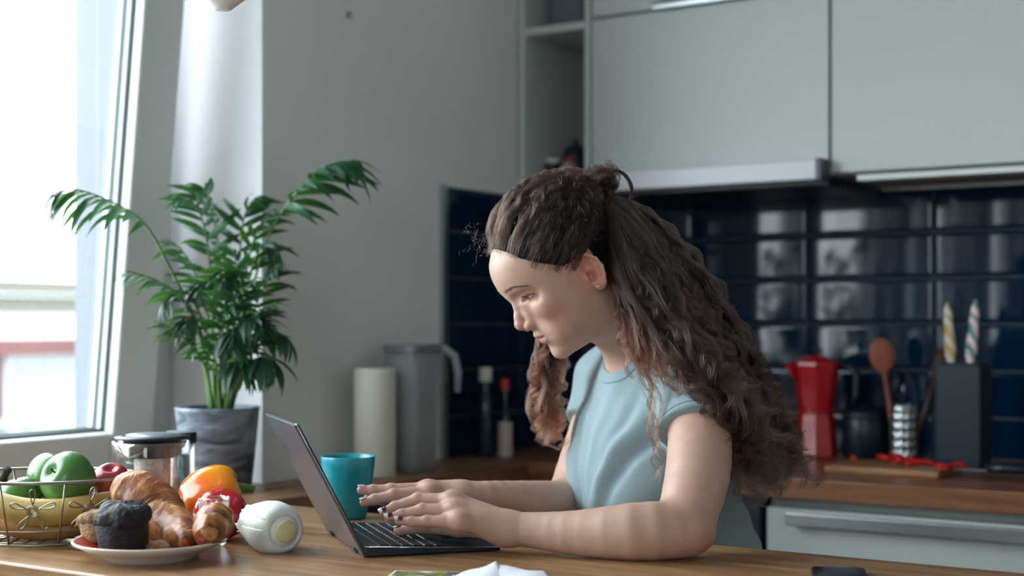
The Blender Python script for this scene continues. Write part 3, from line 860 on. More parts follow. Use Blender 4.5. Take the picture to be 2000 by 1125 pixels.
for a in (.6, 2.5, 3.8, 5.6):
    q = ell(.102, .08, a, 0)
    part('foot', MB().lathe([(0, 0), (.004, 0), (.005, .003), (.003, .0065), (0, .007)], 12, Matrix.Translation(q)), M_wire, bk_, True)

# bananas
M_ban = mat('banana_skin', (186, 158, 88), .5, rgb2=(166, 132, 66), scale=18, ramp=(.4, .75), sss=.05)
M_ban_shade = mat('banana_skin_shaded', (176, 132, 70), .45, rgb2=(120, 76, 44), scale=16, ramp=(.45, .8))  # browner skin, shadow below the upper banana put into the colour
M_tip = mat('banana_tip', (48, 40, 34), .7)
def banana(rows, m, lab):
    base = Vector(rows[0][:3])
    rel = [(*(Vector(r[:3]) - base), r[3]) for r in rows]
    vs, fs, tt, aa = sweep(rel, 40, 20, lambda t, a: 1 + .05 * math.cos(5 * a))
    o = thing('banana', base, lab, 'banana', group='bananas in the basket')
    part('skin', MB().add(vs, fs), m, o, True)
    e = Vector(rel[0][:3]); f = (e - Vector(rel[1][:3])).normalized()
    part('stem', MB().tube([e - f * .004, e + f * .012, e + f * .02], [.006, .0055, .007], 8), M_tip, o, True)
    e = Vector(rel[-1][:3]); f = (e - Vector(rel[-2][:3])).normalized()
    part('tip', MB().tube([e - f * .003, e + f * .004], [.005, .003], 8), M_tip, o, True)
banana([row(-24, 968, 1.93, .008), row(0, 984, 1.925, .0155), row(50, 998, 1.92, .0178), row(110, 1000, 1.92, .0180), row(165, 991, 1.93, .0165), row(205, 976, 1.95, .011), row(222, 965, 1.96, .005)], M_ban, 'yellow banana lying uppermost along the front of the basket')
banana([row(-36, 1000, 1.955, .007), row(-8, 1018, 1.95, .013), row(50, 1031, 1.945, .0148), row(110, 1032, 1.945, .015), row(160, 1024, 1.95, .013), row(186, 1016, 1.96, .005)], M_ban_shade, 'banana coloured browner for shade under the yellow one in the basket')
banana([row(6, 936, 2.0, .007), row(-2, 956, 2.01, .012), row(-8, 985, 2.02, .017), row(10, 1010, 2.02, .018), row(60, 1022, 2.02, .018), row(120, 1018, 2.02, .012), row(140, 1013, 2.02, .005)], M_ban, 'banana at the back of the basket with its dark stem showing over the rim')

# apples
M_green = mat('apple_green', (58, 108, 46), .32, rgb2=(82, 130, 60), scale=14, sss=.08, coat=.15)
M_redf = mat('apple_red', (158, 44, 48), .25, rgb2=(196, 120, 96), scale=12, ramp=(.5, .85), sss=.05, coat=.1)
M_stalk = mat('stalk', (70, 52, 34), .7)
def apple(px, py, d, r, m, lab, tilt):
    o = thing('apple', at(px, py, d), lab, 'apple', group='apples in the basket')
    o.rotation_euler = tilt
    prof = []
    for i in range(25):
        f = -PI / 2 + PI * i / 24
        x = math.cos(f); z = math.sin(f)
        rr = x ** .82 if x > 0 else 0
        zz_ = z * .93 - .30 * math.exp(-(rr / .26) ** 2) * (1 if z > 0 else -.55)
        prof.append((max(rr, 0) * r * (1 + .04 * z), zz_ * r))
    prof[0] = (0, prof[0][1]); prof[-1] = (0, prof[-1][1])
    part('flesh', MB().lathe(prof, 40, wob=lambda q, z, a: q * (1 + .018 * math.cos(5 * a))), m, o, True, sub=1)
    part('stalk', MB().tube([(0, 0, .60 * r), (.001, 0, .78 * r), (.003, .001, .92 * r)], [.0011, .001, .0014], 6), M_stalk, o, True)
apple(134, 936, 1.955, .0372, M_green, 'green apple in front with its dimple facing the viewer', (R(62), R(-12), YAW + R(-32)))
apple(104, 932, 2.022, .0362, M_green, 'green apple behind the front one in the basket', (R(-14), R(10), 0))
apple(38, 971, 1.992, .030, M_green, 'low green apple at the left of the basket behind the bananas', (R(10), R(-10), 0))
apple(217, 940, 2.008, .0262, M_redf, 'small red apple between the green apples and the croissant', (R(20), R(20), 0))

# peppers, tomato, little glass
def pepper(loc, r, L, m, lab, rot, lobes=4, seed=0):
    o = thing('bell_pepper', loc, lab, 'pepper')
    o.rotation_euler = rot
    def fn(u, v):
        a = u * 2 * PI; s = v * PI
        x = math.sin(s) ** .62; z = -math.cos(s)
        lob = 1 + (.09 - .02 * z) * math.cos(lobes * a) * math.sin(s) - .03 * math.cos(2 * a + 1)
        rr = r * x * lob * (1.0 + .08 * z)
        dim = .16 * math.exp(-(x / .45) ** 2)
        return (rr * math.cos(a), rr * math.sin(a), L / 2 * (z * (1 + .03 * math.cos(lobes * a)) + (dim if z < 0 else -dim)))
    part('flesh', MB().grid(fn, 48, 26, True), m, o, True)
    part('stalk', MB().tube([(0, 0, L * .38), (0, .001, L * .50), (.004, .002, L * .6), (.009, .003, L * .66)], [.013, .0065, .005, .006], 10), mat('pepper_stalk', (74, 118, 50), .45, var=.1), o, True)
    return o
M_yel = mat('pepper_yellow', (232, 150, 10), .16, rgb2=(226, 104, 14), scale=7, ramp=(.42, .62), coat=.3, sss=.05)
v = at(413, 970, 2.085); v.z = T + .0465
pepper(v, .0415, .092, M_yel, 'glossy yellow orange bell pepper lying behind the red tomato', (0, R(74), YAW + R(14)), 4)
M_tom = mat('tomato_red', (190, 26, 30), .14, rgb2=(160, 16, 26), scale=10, coat=.3, sss=.05)
v = at(431, 1000, 1.984); v.z = T + .0355
tm_ = thing('tomato', v, 'red tomato in front of the yellow pepper', 'tomato')
tm_.rotation_euler = (R(20), R(25), 0)
part('flesh', MB().grid(lambda u, w: (.037 * math.sin(w * PI) ** .85 * math.cos(u * 2 * PI) * (1 + .02 * math.cos(10 * PI * u)), .037 * math.sin(w * PI) ** .85 * math.sin(u * 2 * PI) * (1 + .02 * math.cos(10 * PI * u)), -.0325 * math.cos(w * PI) - (.004 * math.exp(-((w - 1) / .12) ** 2))), 40, 22, True), M_tom, tm_, True)
part('calyx', MB().tube([(0, 0, .027), (0, 0, .034)], [.004, .002], 6), mat('calyx', (70, 110, 48), .5), tm_, True)
M_gl = glass('clear_glass', (.985, .99, .99), .035, .03, .6)
v = at(418, 1000, 1.913); v.z = T
gb = thing('small_glass', v, 'small clear glass behind the small croissant', 'glass')
part('bowl', MB().lathe([(0, .002), (.014, .002), (.0165, .006), (.0205, .060), (.0215, .0655), (.0205, .067), (.0187, .061), (.015, .008), (0, .006)], 32), M_gl, gb, True)

# white fennel bulb
e0, e1 = at(558, 1033, 1.858), at(494, 1006, 1.940)
e0.z = T + .029; e1.z = T + .031
ax = (e1 - e0); L = ax.length
rot = ax.to_track_quat('Z', 'Y').to_euler()
fb = thing('fennel_bulb', e0, 'white fennel bulb with its cut root end facing the viewer', 'vegetable')
fb.rotation_euler = rot
M_fen = mat('fennel_white', (222, 221, 216), .45, rgb2=(200, 202, 186), scale=10, stretch=(5, 5, .6), ramp=(.5, .8), sss=.1)
M_root = mat('fennel_root', (208, 200, 152), .6, var=.08, scale=60, bump=.4, bscale=140)
prof = [(0, .0), (.014, .0), (.0185, .003), (.026, .009), (.0305, .020), (.0315, .036), (.029, .056), (.024, .078), (.019, .095), (.015, .104), (0, .100)]
part('core', MB().lathe(prof, 40, wob=lambda q, z, a: q * (1 + .02 * math.sin(7 * a))), M_fen, fb, True)
part('root_end', MB().lathe([(0, -.0035), (.0125, -.003), (.0145, -.001), (.0145, .003)], 32), M_root, fb, True, label='pale yellow cut root end')
for i, (a0, wd, hi_, k_) in enumerate(((.3, 2.2, .092, 1.05), (2.4, 2.3, .098, 1.06), (4.5, 2.1, .086, 1.05), (1.4, 1.7, .104, 1.10), (3.6, 1.8, .1, 1.1), (5.6, 1.6, .108, 1.11))):
    rp_ = np.array(prof)
    def fn(u, v_):
        z = .004 + (hi_ + .007 * math.sin(u * 9 + i) * v_ ** 3 + .003 * math.sin(u * 23 + 2 * i) * v_ ** 6) * v_
        rr = np.interp(z, rp_[1:-1, 1], rp_[1:-1, 0]) * (k_ - .05 * abs(2 * u - 1) ** 2) + .0035 * v_ ** 5
        a = a0 + (u - .5) * wd * (1 - .35 * v_ ** 2)
        return (rr * math.cos(a), rr * math.sin(a), z)
    lf = part('leaf_sheath', MB().grid(fn, 26, 18), M_fen, fb, True)
    sm = lf.modifiers.new('thick', 'SOLIDIFY'); sm.thickness = .0014; sm.offset = 1

# mug
v = at(680, 950, 2.20); v.z = T
M_mug = mat('mug_turquoise', (8, 142, 158), .28, var=.03, coat=.25)
mg = thing('mug', v, 'turquoise ceramic mug behind the open laptop', 'mug')
part('body', MB().lathe([(0, .001), (.022, .001), (.0255, .0), (.028, .003), (.0325, .028), (.037, .056), (.0402, .080), (.0415, .094), (.0410, .0955), (.0395, .095), (.038, .086), (.034, .056), (.0285, .02), (.024, .008), (0, .006)], 56), M_mug, mg, True)
part('handle', MB().tube([(.036, 0, .075), (.058, 0, .078), (.068, 0, .062), (.062, 0, .040), (.034, 0, .026)], [.006, .0055, .005, .005, .006], 10), M_mug, mg, True, rot=(0, 0, R(135)))
part('coffee', MB().lathe([(0, .07), (.0358, .07)], 40), mat('coffee', (40, 22, 14), .1), mg, True)

# laptop
Hn, Fn = on(712, 1090), on(978, 1076)
fx = (Fn - Hn); fx.z = 0; DL = fx.length; fx.normalize()
ang = math.atan2(fx.y, fx.x)
lt = thing('laptop', Hn, 'slim dark laptop with silvery lid open in front of the woman', 'laptop', rz=ang)
WL = .245
M_lblack = mat('laptop_black', (8, 28, 46), .3, var=.08, scale=30)
M_key = mat('laptop_key', (24, 28, 36), .38, var=.06)
M_lid = mat('laptop_lid', (92, 94, 106), .22, .35, var=.03, scale=50)
M_chrome = mat('chrome_edge', (200, 204, 210), .15, 1.0)
# local frame: x from hinge to user, y away from the viewpoint side, z up
bt, ft = .0135, .0045
mb = MB()
def wedge(mb, x0, x1, y0, y1, zb, z0, z1):
    return mb.add([(x0, y0, zb), (x1, y0, zb), (x1, y1, zb), (x0, y1, zb), (x0, y0, z0), (x1, y0, z1), (x1, y1, z1), (x0, y1, z0)],
                  [(3, 2, 1, 0), (4, 5, 6, 7), (0, 1, 5, 4), (1, 2, 6, 5), (2, 3, 7, 6), (3, 0, 4, 7)])
part('base', wedge(mb, 0, DL, 0, WL, .0008, bt, ft), M_lblack, lt, bevel=.002)
def ztop(x): return bt + (ft - bt) * x / DL
part('edge_trim', MB().tube([(.006, .0012, ztop(.006) + .0002), (DL - .004, .0012, ztop(DL) + .0002)], .0007, 6).tube([(.0012, .004, bt + .0002), (.006, .0012, ztop(.006) + .0002)], .0007, 6), M_chrome, lt, True, label='bright metal edge line')
slope = -math.atan((bt - ft) / DL)
kw, kd = .0148, .0150
keyme = {}
def keymesh(w):
    if w not in keyme:
        b = MB(); t = .0009
        b.add([(0, 0, 0), (kd - .002, 0, 0), (kd - .002, w, 0), (0, w, 0), (t, t, .0016), (kd - .002 - t, t, .0016), (kd - .002 - t, w - t, .0016), (t, w - t, .0016)],
              [(4, 5, 6, 7), (0, 1, 5, 4), (1, 2, 6, 5), (2, 3, 7, 6), (3, 0, 4, 7)])
        keyme[w] = b.mesh('key', M_key)
    return keyme[w]
for r_ in range(6):
    x = .022 + r_ * kd
    ws = [kw - .002] * 15
    if r_ == 5: ws = [kw - .002] * 4 + [kw * 5 - .002] + [kw - .002] * 6
    if r_ == 2: ws = [kw * 1.5 - .002] + [kw - .002] * 12 + [kw * 1.5 - .002]
    if r_ == 3: ws = [kw * 2 - .002] + [kw - .002] * 11 + [kw * 2 - .002]
    if r_ == 4: ws = [kw * 2.5 - .002] + [kw - .002] * 10 + [kw * 2.5 - .002]
    y = .0115
    for w in ws:
        o = bpy.data.objects.new('key', keymesh(round(w, 5))); COL.objects.link(o); o.parent = lt
        o.location = (x, y, ztop(x) + .0001); o.rotation_euler = (0, -slope, 0)
        y += w + .002
part('touchpad', wedge(MB(), .122, DL - .012, .075, .17, ztop(.15) - .001, ztop(.122) + .0004, ztop(DL - .012) + .0004), mat('touchpad', (20, 26, 36), .2), lt, bevel=.0008)
# lid: leans back away from the user
LL = .190
la = math.atan2(.088, .168)
lidr = link('lid', None, lt, (.002, 0, .0045), (0, -la, 0))
part('cover', MB().box((-.0045, .0, -.002), (-.0012, WL, LL)), M_lid, lidr, bevel=.0012, label='silvery reflective back cover')
part('bezel', MB().box((-.0012, .001, .0), (.0018, WL - .001, LL - .001)), M_lblack, lidr, bevel=.0008)
ms = bpy.data.materials.new('lit_screen'); ms.use_nodes = True
b_ = ms.node_tree.nodes['Principled BSDF']; b_.inputs['Base Color'].default_value = (.05, .06, .08, 1); b_.inputs['Roughness'].default_value = .15
b_.inputs['Emission Color'].default_value = (.75, .85, 1, 1); b_.inputs['Emission Strength'].default_value = .35
part('screen', MB().box((.0018, .012, .018), (.0021, WL - .012, LL - .012)), ms, lidr)
part('edge_trim', MB().tube([(-.0012, -.0004, .0), (-.0012, -.0004, LL - .003), (-.0012, .003, LL + .0004)], .0008, 6), M_chrome, lidr, True, label='bright metal edge line')
for yy in (.03, WL - .06):
    part('hinge', MB().tube([(0, yy, .0065), (0, yy + .03, .0065)], .0055, 12), M_lblack, lt, True)

# card, folded napkin, phone on the near edge
v = on(838, 1119)
m_, nt, b = new_mat('printed_card')
tc = nt.nodes.new('ShaderNodeTexCoord'); n = nt.nodes.new('ShaderNodeTexVoronoi'); n.inputs['Scale'].default_value = 70
nt.links.new(tc.outputs['Object'], n.inputs['Vector'])
rp = nt.nodes.new('ShaderNodeValToRGB'); rp.color_ramp.interpolation = 'CONSTANT'
el = rp.color_ramp.elements
el[0].color = (*lin((128, 140, 62)), 1); el[1].position = .3; el[1].color = (*lin((76, 62, 96)), 1)
for po, c in ((.45, (168, 172, 110)), (.62, (212, 210, 206)), (.78, (96, 104, 60))):
    e = el.new(po); e.color = (*lin(c), 1)
sp = nt.nodes.new('ShaderNodeSeparateColor'); nt.links.new(n.outputs['Color'], sp.inputs[0])
nt.links.new(sp.outputs[0], rp.inputs['Fac']); nt.links.new(rp.outputs['Color'], b.inputs['Base Color']); b.inputs['Roughness'].default_value = .35
cd = thing('printed_card', v, 'small printed card with green and purple picture on the near table edge', 'card', rz=YAW + R(-8))
part('sheet', MB().box((-.043, -.052, .0004), (.043, .006, .0010)), mat('card_white', (214, 214, 212), .5), cd)
part('print', MB().box((-.040, -.050, .0010), (.040, .0035, .0012)), m_, cd)
v = on(985, 1118)
M_pap = mat('napkin_white', (218, 218, 224), .85, var=.015, bump=.15, bscale=80)
nk = thing('folded_napkin', v, 'folded white paper napkin on the near table edge', 'napkin', rz=YAW)
def sheet(A, B, C_, D, lift, nz=.0012):
    A, B, C_, D = map(Vector, (A, B, C_, D))
    def fn(u, w):
        p_ = (A * (1 - u) + B * u) * (1 - w) + (D * (1 - u) + C_ * u) * w
        p_ = p_.copy(); p_.z += lift * math.sin(u * PI) * math.sin(w * PI) + nz * math.sin(u * 7 + w * 4)
        return p_
    return MB().grid(fn, 12, 12)
for A, B, C_, D, lf in (((-.055, -.028, .0016), (-.010, .020, .009), (.005, -.09, .002), (-.06, -.10, .0016), .004), ((-.012, .009, .007), (.048, -.008, .0022), (.06, -.09, .0016), (-.02, -.10, .0016), .005)):
    o = part('fold', sheet(A, B, C_, D, lf), M_pap, nk, True)
    sm = o.modifiers.new('thick', 'SOLIDIFY'); sm.thickness = .0006
TL, TR = on(1583, 1105, T + .007), on(1689, 1108, T + .007)
ex = (TR - TL); wp = ex.length; ex.normalize()
ph = thing('phone', Vector((TL.x, TL.y, T)), 'dark smartphone with silver rim lying on the near table edge at the right', 'phone', rz=math.atan2(ex.y, ex.x))
part('body', MB().prism([(x + wp / 2, y - .07) for x, y in rsq(wp / 2, .07, 8, .008)], .0005, .0066), mat('phone_rim', (150, 156, 164), .25, 1.0), ph, bevel=.001)
part('screen', MB().prism([(x + wp / 2, y - .07) for x, y in rsq(wp / 2 - .0022, .0678, 8, .007)], .0066, .0072), mat('phone_glass', (8, 14, 24), .06), ph)

# glass teapot and jar
v = at(298, 900, 2.15); v.z = T; k = 2.15 / 2800
tp = thing('glass_teapot', v, 'clear glass teapot with black lid and steel infuser', 'teapot', rz=YAW)
part('glass_body', MB().lathe([(0, .002), (.05, .002), (.0555, .006), (.0575, .016), (.0565, .095), (.0555, .116), (.0545, .122), (.0530, .122), (.0545, .095), (.0555, .016), (.0535, .008), (0, .005)], 48), M_gl, tp, True)
part('spout', MB().add([(-.052, -.012, .121), (-.066, 0, .124), (-.052, .012, .121), (-.054, -.008, .098), (-.054, .008, .098)], [(0, 1, 3), (1, 2, 4), (1, 4, 3)]), M_gl, tp, True)
part('lid_ring', MB().lathe([(0, .0985), (.036, .0985), (.0415, .100), (.0425, .104), (.0428, .1255), (.0545, .1262), (.0552, .129), (.040, .1315), (.038, .129)], 48), M_black, tp, True)
part('lid_top', MB().lathe([(.040, .1305), (.036, .1335), (.015, .1345), (0, .1345)], 40), mat('lid_grey', (150, 158, 164), .3, .6), tp, True)
inf = part('infuser', MB().lathe([(0, .03), (.024, .03), (.026, .034), (.027, .105)], 40), mat('infuser_mesh', (196, 188, 180), .5, .15, var=.25, scale=240), tp, True)
part('clip', MB().tube([(-.052, -.024, .122), (-.040, -.040, .114), (-.025, -.047, .101), (-.015, -.046, .103), (.0, -.044, .113)], .0028, 8), mat('clip_steel', (190, 176, 160), .25, 1.0), tp, True)
part('handle', MB().tube([(.05, .012, .118), (.078, .02, .115), (.085, .022, .09), (.082, .02, .055), (.056, .012, .035)], [.005, .005, .005, .005, .005], 10), M_gl, tp, True, rot=(0, 0, R(125)))
v = at(352, 900, 2.245); v.z = T
gj = thing('glass_jar', v, 'clear glass jar with black lid just behind the teapot', 'jar')
part('glass_body', MB().lathe([(0, .002), (.022, .002), (.0235, .006), (.0235, .12), (.022, .12), (.022, .008), (0, .006)], 40), M_gl, gj, True)
part('lid', MB().lathe([(.0235, .112), (.025, .112), (.0255, .126), (.0245, .1285), (0, .129)], 40), M_black, gj, True)
part('lid_top', MB().lathe([(.0235, .1285), (.021, .130), (0, .130)], 40), mat('lid_grey', (160, 168, 174), .3, .5), gj, True)

# ------------------------------------------------------------------ potted palm
pcx = at(425, 900, 2.56); pcx.z = T
plant = thing('potted_palm', pcx, 'green palm in a blue grey marbled pot on the window ledge', 'plant')
m_pot, nt, b = new_mat('marbled_pot')
tc = nt.nodes.new('ShaderNodeTexCoord'); mp = nt.nodes.new('ShaderNodeMapping'); mp.inputs['Scale'].default_value = (1, 1, 3.2)
nt.links.new(tc.outputs['Object'], mp.inputs['Vector'])
n = nt.nodes.new('ShaderNodeTexNoise'); n.inputs['Scale'].default_value = 9; n.inputs['Detail'].default_value = 5; n.inputs['Distortion'].default_value = 1.6
nt.links.new(mp.outputs['Vector'], n.inputs['Vector'])
rp = nt.nodes.new('ShaderNodeValToRGB'); e = rp.color_ramp.elements
e[0].position, e[0].color = .36, (*lin((52, 64, 82)), 1); e[1].position, e[1].color = .64, (*lin((142, 154, 168)), 1)
nt.links.new(n.outputs['Fac'], rp.inputs['Fac']); nt.links.new(rp.outputs['Color'], b.inputs['Base Color']); b.inputs['Roughness'].default_value = .45
part('pot', MB().lathe([(0, .002), (.055, .002), (.058, .0), (.060, .003), (.074, .143), (.0755, .149), (.074, .150), (.070, .148), (.068, .13), (0, .13)], 48), m_pot, plant, True)
part('soil', MB().lathe([(0, .139), (.04, .137), (.0695, .134)], 28), mat('soil', (52, 42, 36), .95, var=.4, scale=80, bump=1), plant, True)
m_leaf, nt, b = new_mat('palm_leaf')
nt.nodes.remove(b)
out = nt.nodes['Material Output']
at_ = nt.nodes.new('ShaderNodeObjectInfo')
rp = nt.nodes.new('ShaderNodeValToRGB'); e = rp.color_ramp.elements
e[0].color = (*lin((10, 42, 36)), 1); e[1].color = (*lin((34, 86, 54)), 1)
nt.links.new(at_.outputs['Random'], rp.inputs['Fac'])
df = nt.nodes.new('ShaderNodeBsdfPrincipled'); df.inputs['Roughness'].default_value = .38
tr = nt.nodes.new('ShaderNodeBsdfTranslucent'); tr.inputs['Color'].default_value = (*lin((84, 150, 52)), 1)
nt.links.new(rp.outputs['Color'], df.inputs['Base Color'])
mx = nt.nodes.new('ShaderNodeMixShader'); mx.inputs['Fac'].default_value = .16
nt.links.new(df.outputs[0], mx.inputs[1]); nt.links.new(tr.outputs[0], mx.inputs[2]); nt.links.new(mx.outputs[0], out.inputs['Surface'])
M_stem = mat('palm_stem', (84, 118, 62), .5, var=.15, scale=30)
def leaflet_mesh(droop, seed):
    b = MB(); ns = 7
    for i in range(ns):
        t = i / (ns - 1)
        w = .098 * (math.sin(PI * min(1, t * .93 + .07)) ** .8) * (1 - .25 * t)
        if i == ns - 1: w = .002
        x = t * math.cos(droop * t * .6); z = -droop * .5 * t * t
        b.v += [(x, -w, z + .35 * w), (x, 0, z), (x, w, z + .35 * w)]
    for i in range(ns - 1):
        for j in (0, 1):
            b.f.append((i * 3 + j, i * 3 + j + 1, i * 3 + j + 4, i * 3 + j + 3)); b.m.append(0)
    return b.mesh('leaflet', m_leaf, True)
LM = [leaflet_mesh(d_, i) for i, d_ in enumerate((.55, .8, 1.1, 1.4))]
def frond(rows, n, L, start=.35, seed=0, mass=None):
    rr = random.Random(seed)
    P = [Vector(p_) - pcx for p_ in rows]
    C = spline([tuple(p_) for p_ in P], 24)
    m = len(C)
    tb_ = (mass or MB()).tube([tuple(c) for c in C], [.0032 * (1 - .75 * i / (m - 1)) for i in range(m)], 6)
    fr = None if mass else part('frond', tb_, M_stem, plant, True)
    tan = np.gradient(C, axis=0); tan /= np.linalg.norm(tan, axis=1)[:, None]
    for i in range(n):
        t = start + (1 - start) * (i + .5) / n
        f = t * (m - 1); k_ = min(int(f), m - 2); pos = C[k_] + (C[k_ + 1] - C[k_]) * (f - k_)
        tg = Vector(tan[k_]); side = tg.cross(Vector((0, 0, 1)))
        if side.length < .2: side = tg.cross(W(.3, -1, 0))
        side.normalize(); sgn = 1 if i % 2 else -1
        up_ = side.cross(tg).normalized()
        env = math.sin(PI * (0.22 + .72 * (i + .5) / n)) ** .7
        dirv = (tg * (.75 + .5 * (t - start)) + side * sgn * (.85 - .3 * t) + up_ * rr.uniform(-.05, .25) + Vector((0, 0, -.42))).normalized()
        xax = dirv; zax = (up_ - xax * up_.dot(xax)).normalized(); yax = zax.cross(xax)
        M = Matrix((xax, yax, zax)).transposed().to_4x4()
        s = L * env * rr.uniform(.85, 1.15)
        lm_ = LM[rr.randrange(4)]; mt_ = Matrix.Translation(pos) @ M @ Matrix.Diagonal((s, s * 1.05, s, 1))
        if mass:
            mass.add([v_.co for v_ in lm_.vertices], [tuple(p_.vertices) for p_ in lm_.polygons], mt_, 1)
            continue
        o = bpy.data.objects.new('leaflet', lm_); COL.objects.link(o); o.parent = fr
        o.matrix_local = mt_
    return fr
q = lambda px, py, d: tuple(at(px, py, d))
FR = [
 ([q(452, 800, 2.55), q(478, 640, 2.53), (*q(520, 470, 2.52),)[:3], q(585, 370, 2.50), q(640, 322, 2.48), q(694, 312, 2.46)], 26, .108, .48),
 ([q(418, 800, 2.56), q(415, 650, 2.55), q(408, 500, 2.53), q(388, 410, 2.50), q(350, 378, 2.47)], 17, .072, .42),
 ([q(430, 800, 2.57), q(432, 620, 2.58), q(425, 470, 2.58), q(405, 392, 2.56), q(398, 368, 2.55)], 16, .074, .42),
 ([q(445, 800, 2.57), q(455, 640, 2.59), q(468, 500, 2.60), q(478, 420, 2.60), q(500, 385, 2.59)], 17, .076, .40),
 ([q(410, 800, 2.55), q(385, 640, 2.50), q(330, 520, 2.44), q(285, 440, 2.40), (*q(230, 400, 2.36),), q(150, 370, 2.33), q(100, 378, 2.31)], 18, .092, .50),
 ([q(412, 800, 2.53), q(395, 660, 2.48), q(350, 580, 2.43), q(300, 545, 2.40), q(245, 528, 2.37)], 16, .060, .40),
 ([q(415, 800, 2.52), q(402, 720, 2.46), q(365, 665, 2.42), q(315, 630, 2.39)], 15, .058, .35),
 ([q(450, 800, 2.55), q(480, 660, 2.53), q(515, 560, 2.50), q(545, 515, 2.47)], 18, .066, .35),
 ([q(440, 800, 2.53), q(450, 680, 2.47), q(470, 590, 2.42), q(500, 540, 2.38)], 18, .066, .35),
 ([q(432, 800, 2.53), q(430, 690, 2.46), q(440, 600, 2.42), (*q(430, 555, 2.38),)], 16, .062, .35),
 ([q(445, 800, 2.53), q(470, 720, 2.48), q(505, 665, 2.44), (*q(535, 655, 2.42),)], 17, .062, .30),
 ([q(440, 800, 2.51), q(455, 735, 2.46), q(480, 700, 2.42), q(520, 715, 2.39)], 16, .058, .30),
 ([q(430, 800, 2.51), q(425, 730, 2.46), q(415, 680, 2.42), q(395, 660, 2.38)], 15, .055, .30),
 ([q(448, 800, 2.56), q(470, 600, 2.56), (*q(495, 470, 2.55),), q(530, 410, 2.53)], 17, .066, .45),
 ([q(425, 800, 2.57), q(410, 640, 2.56), q(375, 520, 2.54), q(335, 470, 2.52)], 16, .062, .45),
 ([q(440, 800, 2.55), q(462, 660, 2.49), q(470, 560, 2.44), (*q(455, 490, 2.41),)], 18, .064, .35),
 ([q(446, 800, 2.52), q(470, 700, 2.46), q(500, 620, 2.42), q(540, 590, 2.39)], 18, .060, .3),
]
for i, (rows, n, L, st) in enumerate(FR): frond(rows, n, L, st, i)
mass = MB(); rr_f = random.Random(5)
EX = [(345, 560, 2.46), (400, 540, 2.45), (440, 520, 2.43), (520, 470, 2.50), (500, 610, 2.40), (455, 640, 2.40), (370, 610, 2.43), (540, 640, 2.42), (520, 690, 2.40), (460, 570, 2.58), (470, 700, 2.40)]
for i, (px, py, d_) in enumerate(EX):
    bx = rr_f.uniform(408, 455)
    h1 = 800 - (800 - py) * .45; h2 = 800 - (800 - py) * .85
    frond([q(bx, 800, 2.54), q(bx + (px - bx) * .22, h1, 2.54 + (d_ - 2.54) * .3), q(bx + (px - bx) * .6, h2, 2.54 + (d_ - 2.54) * .7), q(px, py + 8, d_), q(px + (px - bx) * .25, py + 40, d_ - .02)], 16, .072, .38, 100 + i, mass)
fo = part('foliage', mass, [M_stem, m_leaf], plant, True)
fo['kind'] = 'stuff'; fo['label'] = 'dense inner fronds'

# ------------------------------------------------------------------ the woman: one continuous body grown from a distance field
f32 = np.float32
def A3(v): return np.array(v, f32)
def seg(P, a, b, ra, rb):
    a, b = A3(a), A3(b); ab = b - a
    t = np.clip(((P - a) @ ab) / max(float(ab @ ab), 1e-12), 0, 1)
    d = P - a - t[:, None] * ab
    return np.sqrt(np.einsum('ij,ij->i', d, d)) - (ra + (rb - ra) * t)
def smin(a, b, k):
    h = np.maximum(k - np.abs(a - b), 0) / k
    return np.minimum(a, b) - h * h * k * .25
def smax(a, b, k): return -smin(-a, -b, k)
def chain(P, rows, k=.004):
    out = None
    for i in range(len(rows) - 1):
        q_ = seg(P, rows[i][:3], rows[i + 1][:3], rows[i][3], rows[i + 1][3])
        out = q_ if out is None else smin(out, q_, k)
    return out
def limb(P, rows, n=10):
    return chain(P, [tuple(r_) for r_ in spline(rows, n)], .0012)
def ell_(P, c, r, M=None):
    d = P - A3(c)
    if M is not None: d = d @ M
    r = A3(r)
    k0 = np.linalg.norm(d / r, axis=1); k1 = np.linalg.norm(d / (r * r), axis=1)
    return k0 * (k0 - 1) / np.maximum(k1, 1e-6)
def near(P, c, rad):
    """does the box of these points come within rad of c"""
    lo, hi = P.min(0), P.max(0)
    q_ = np.clip(A3(c), lo, hi) - A3(c)
    return float(q_ @ q_) < rad * rad

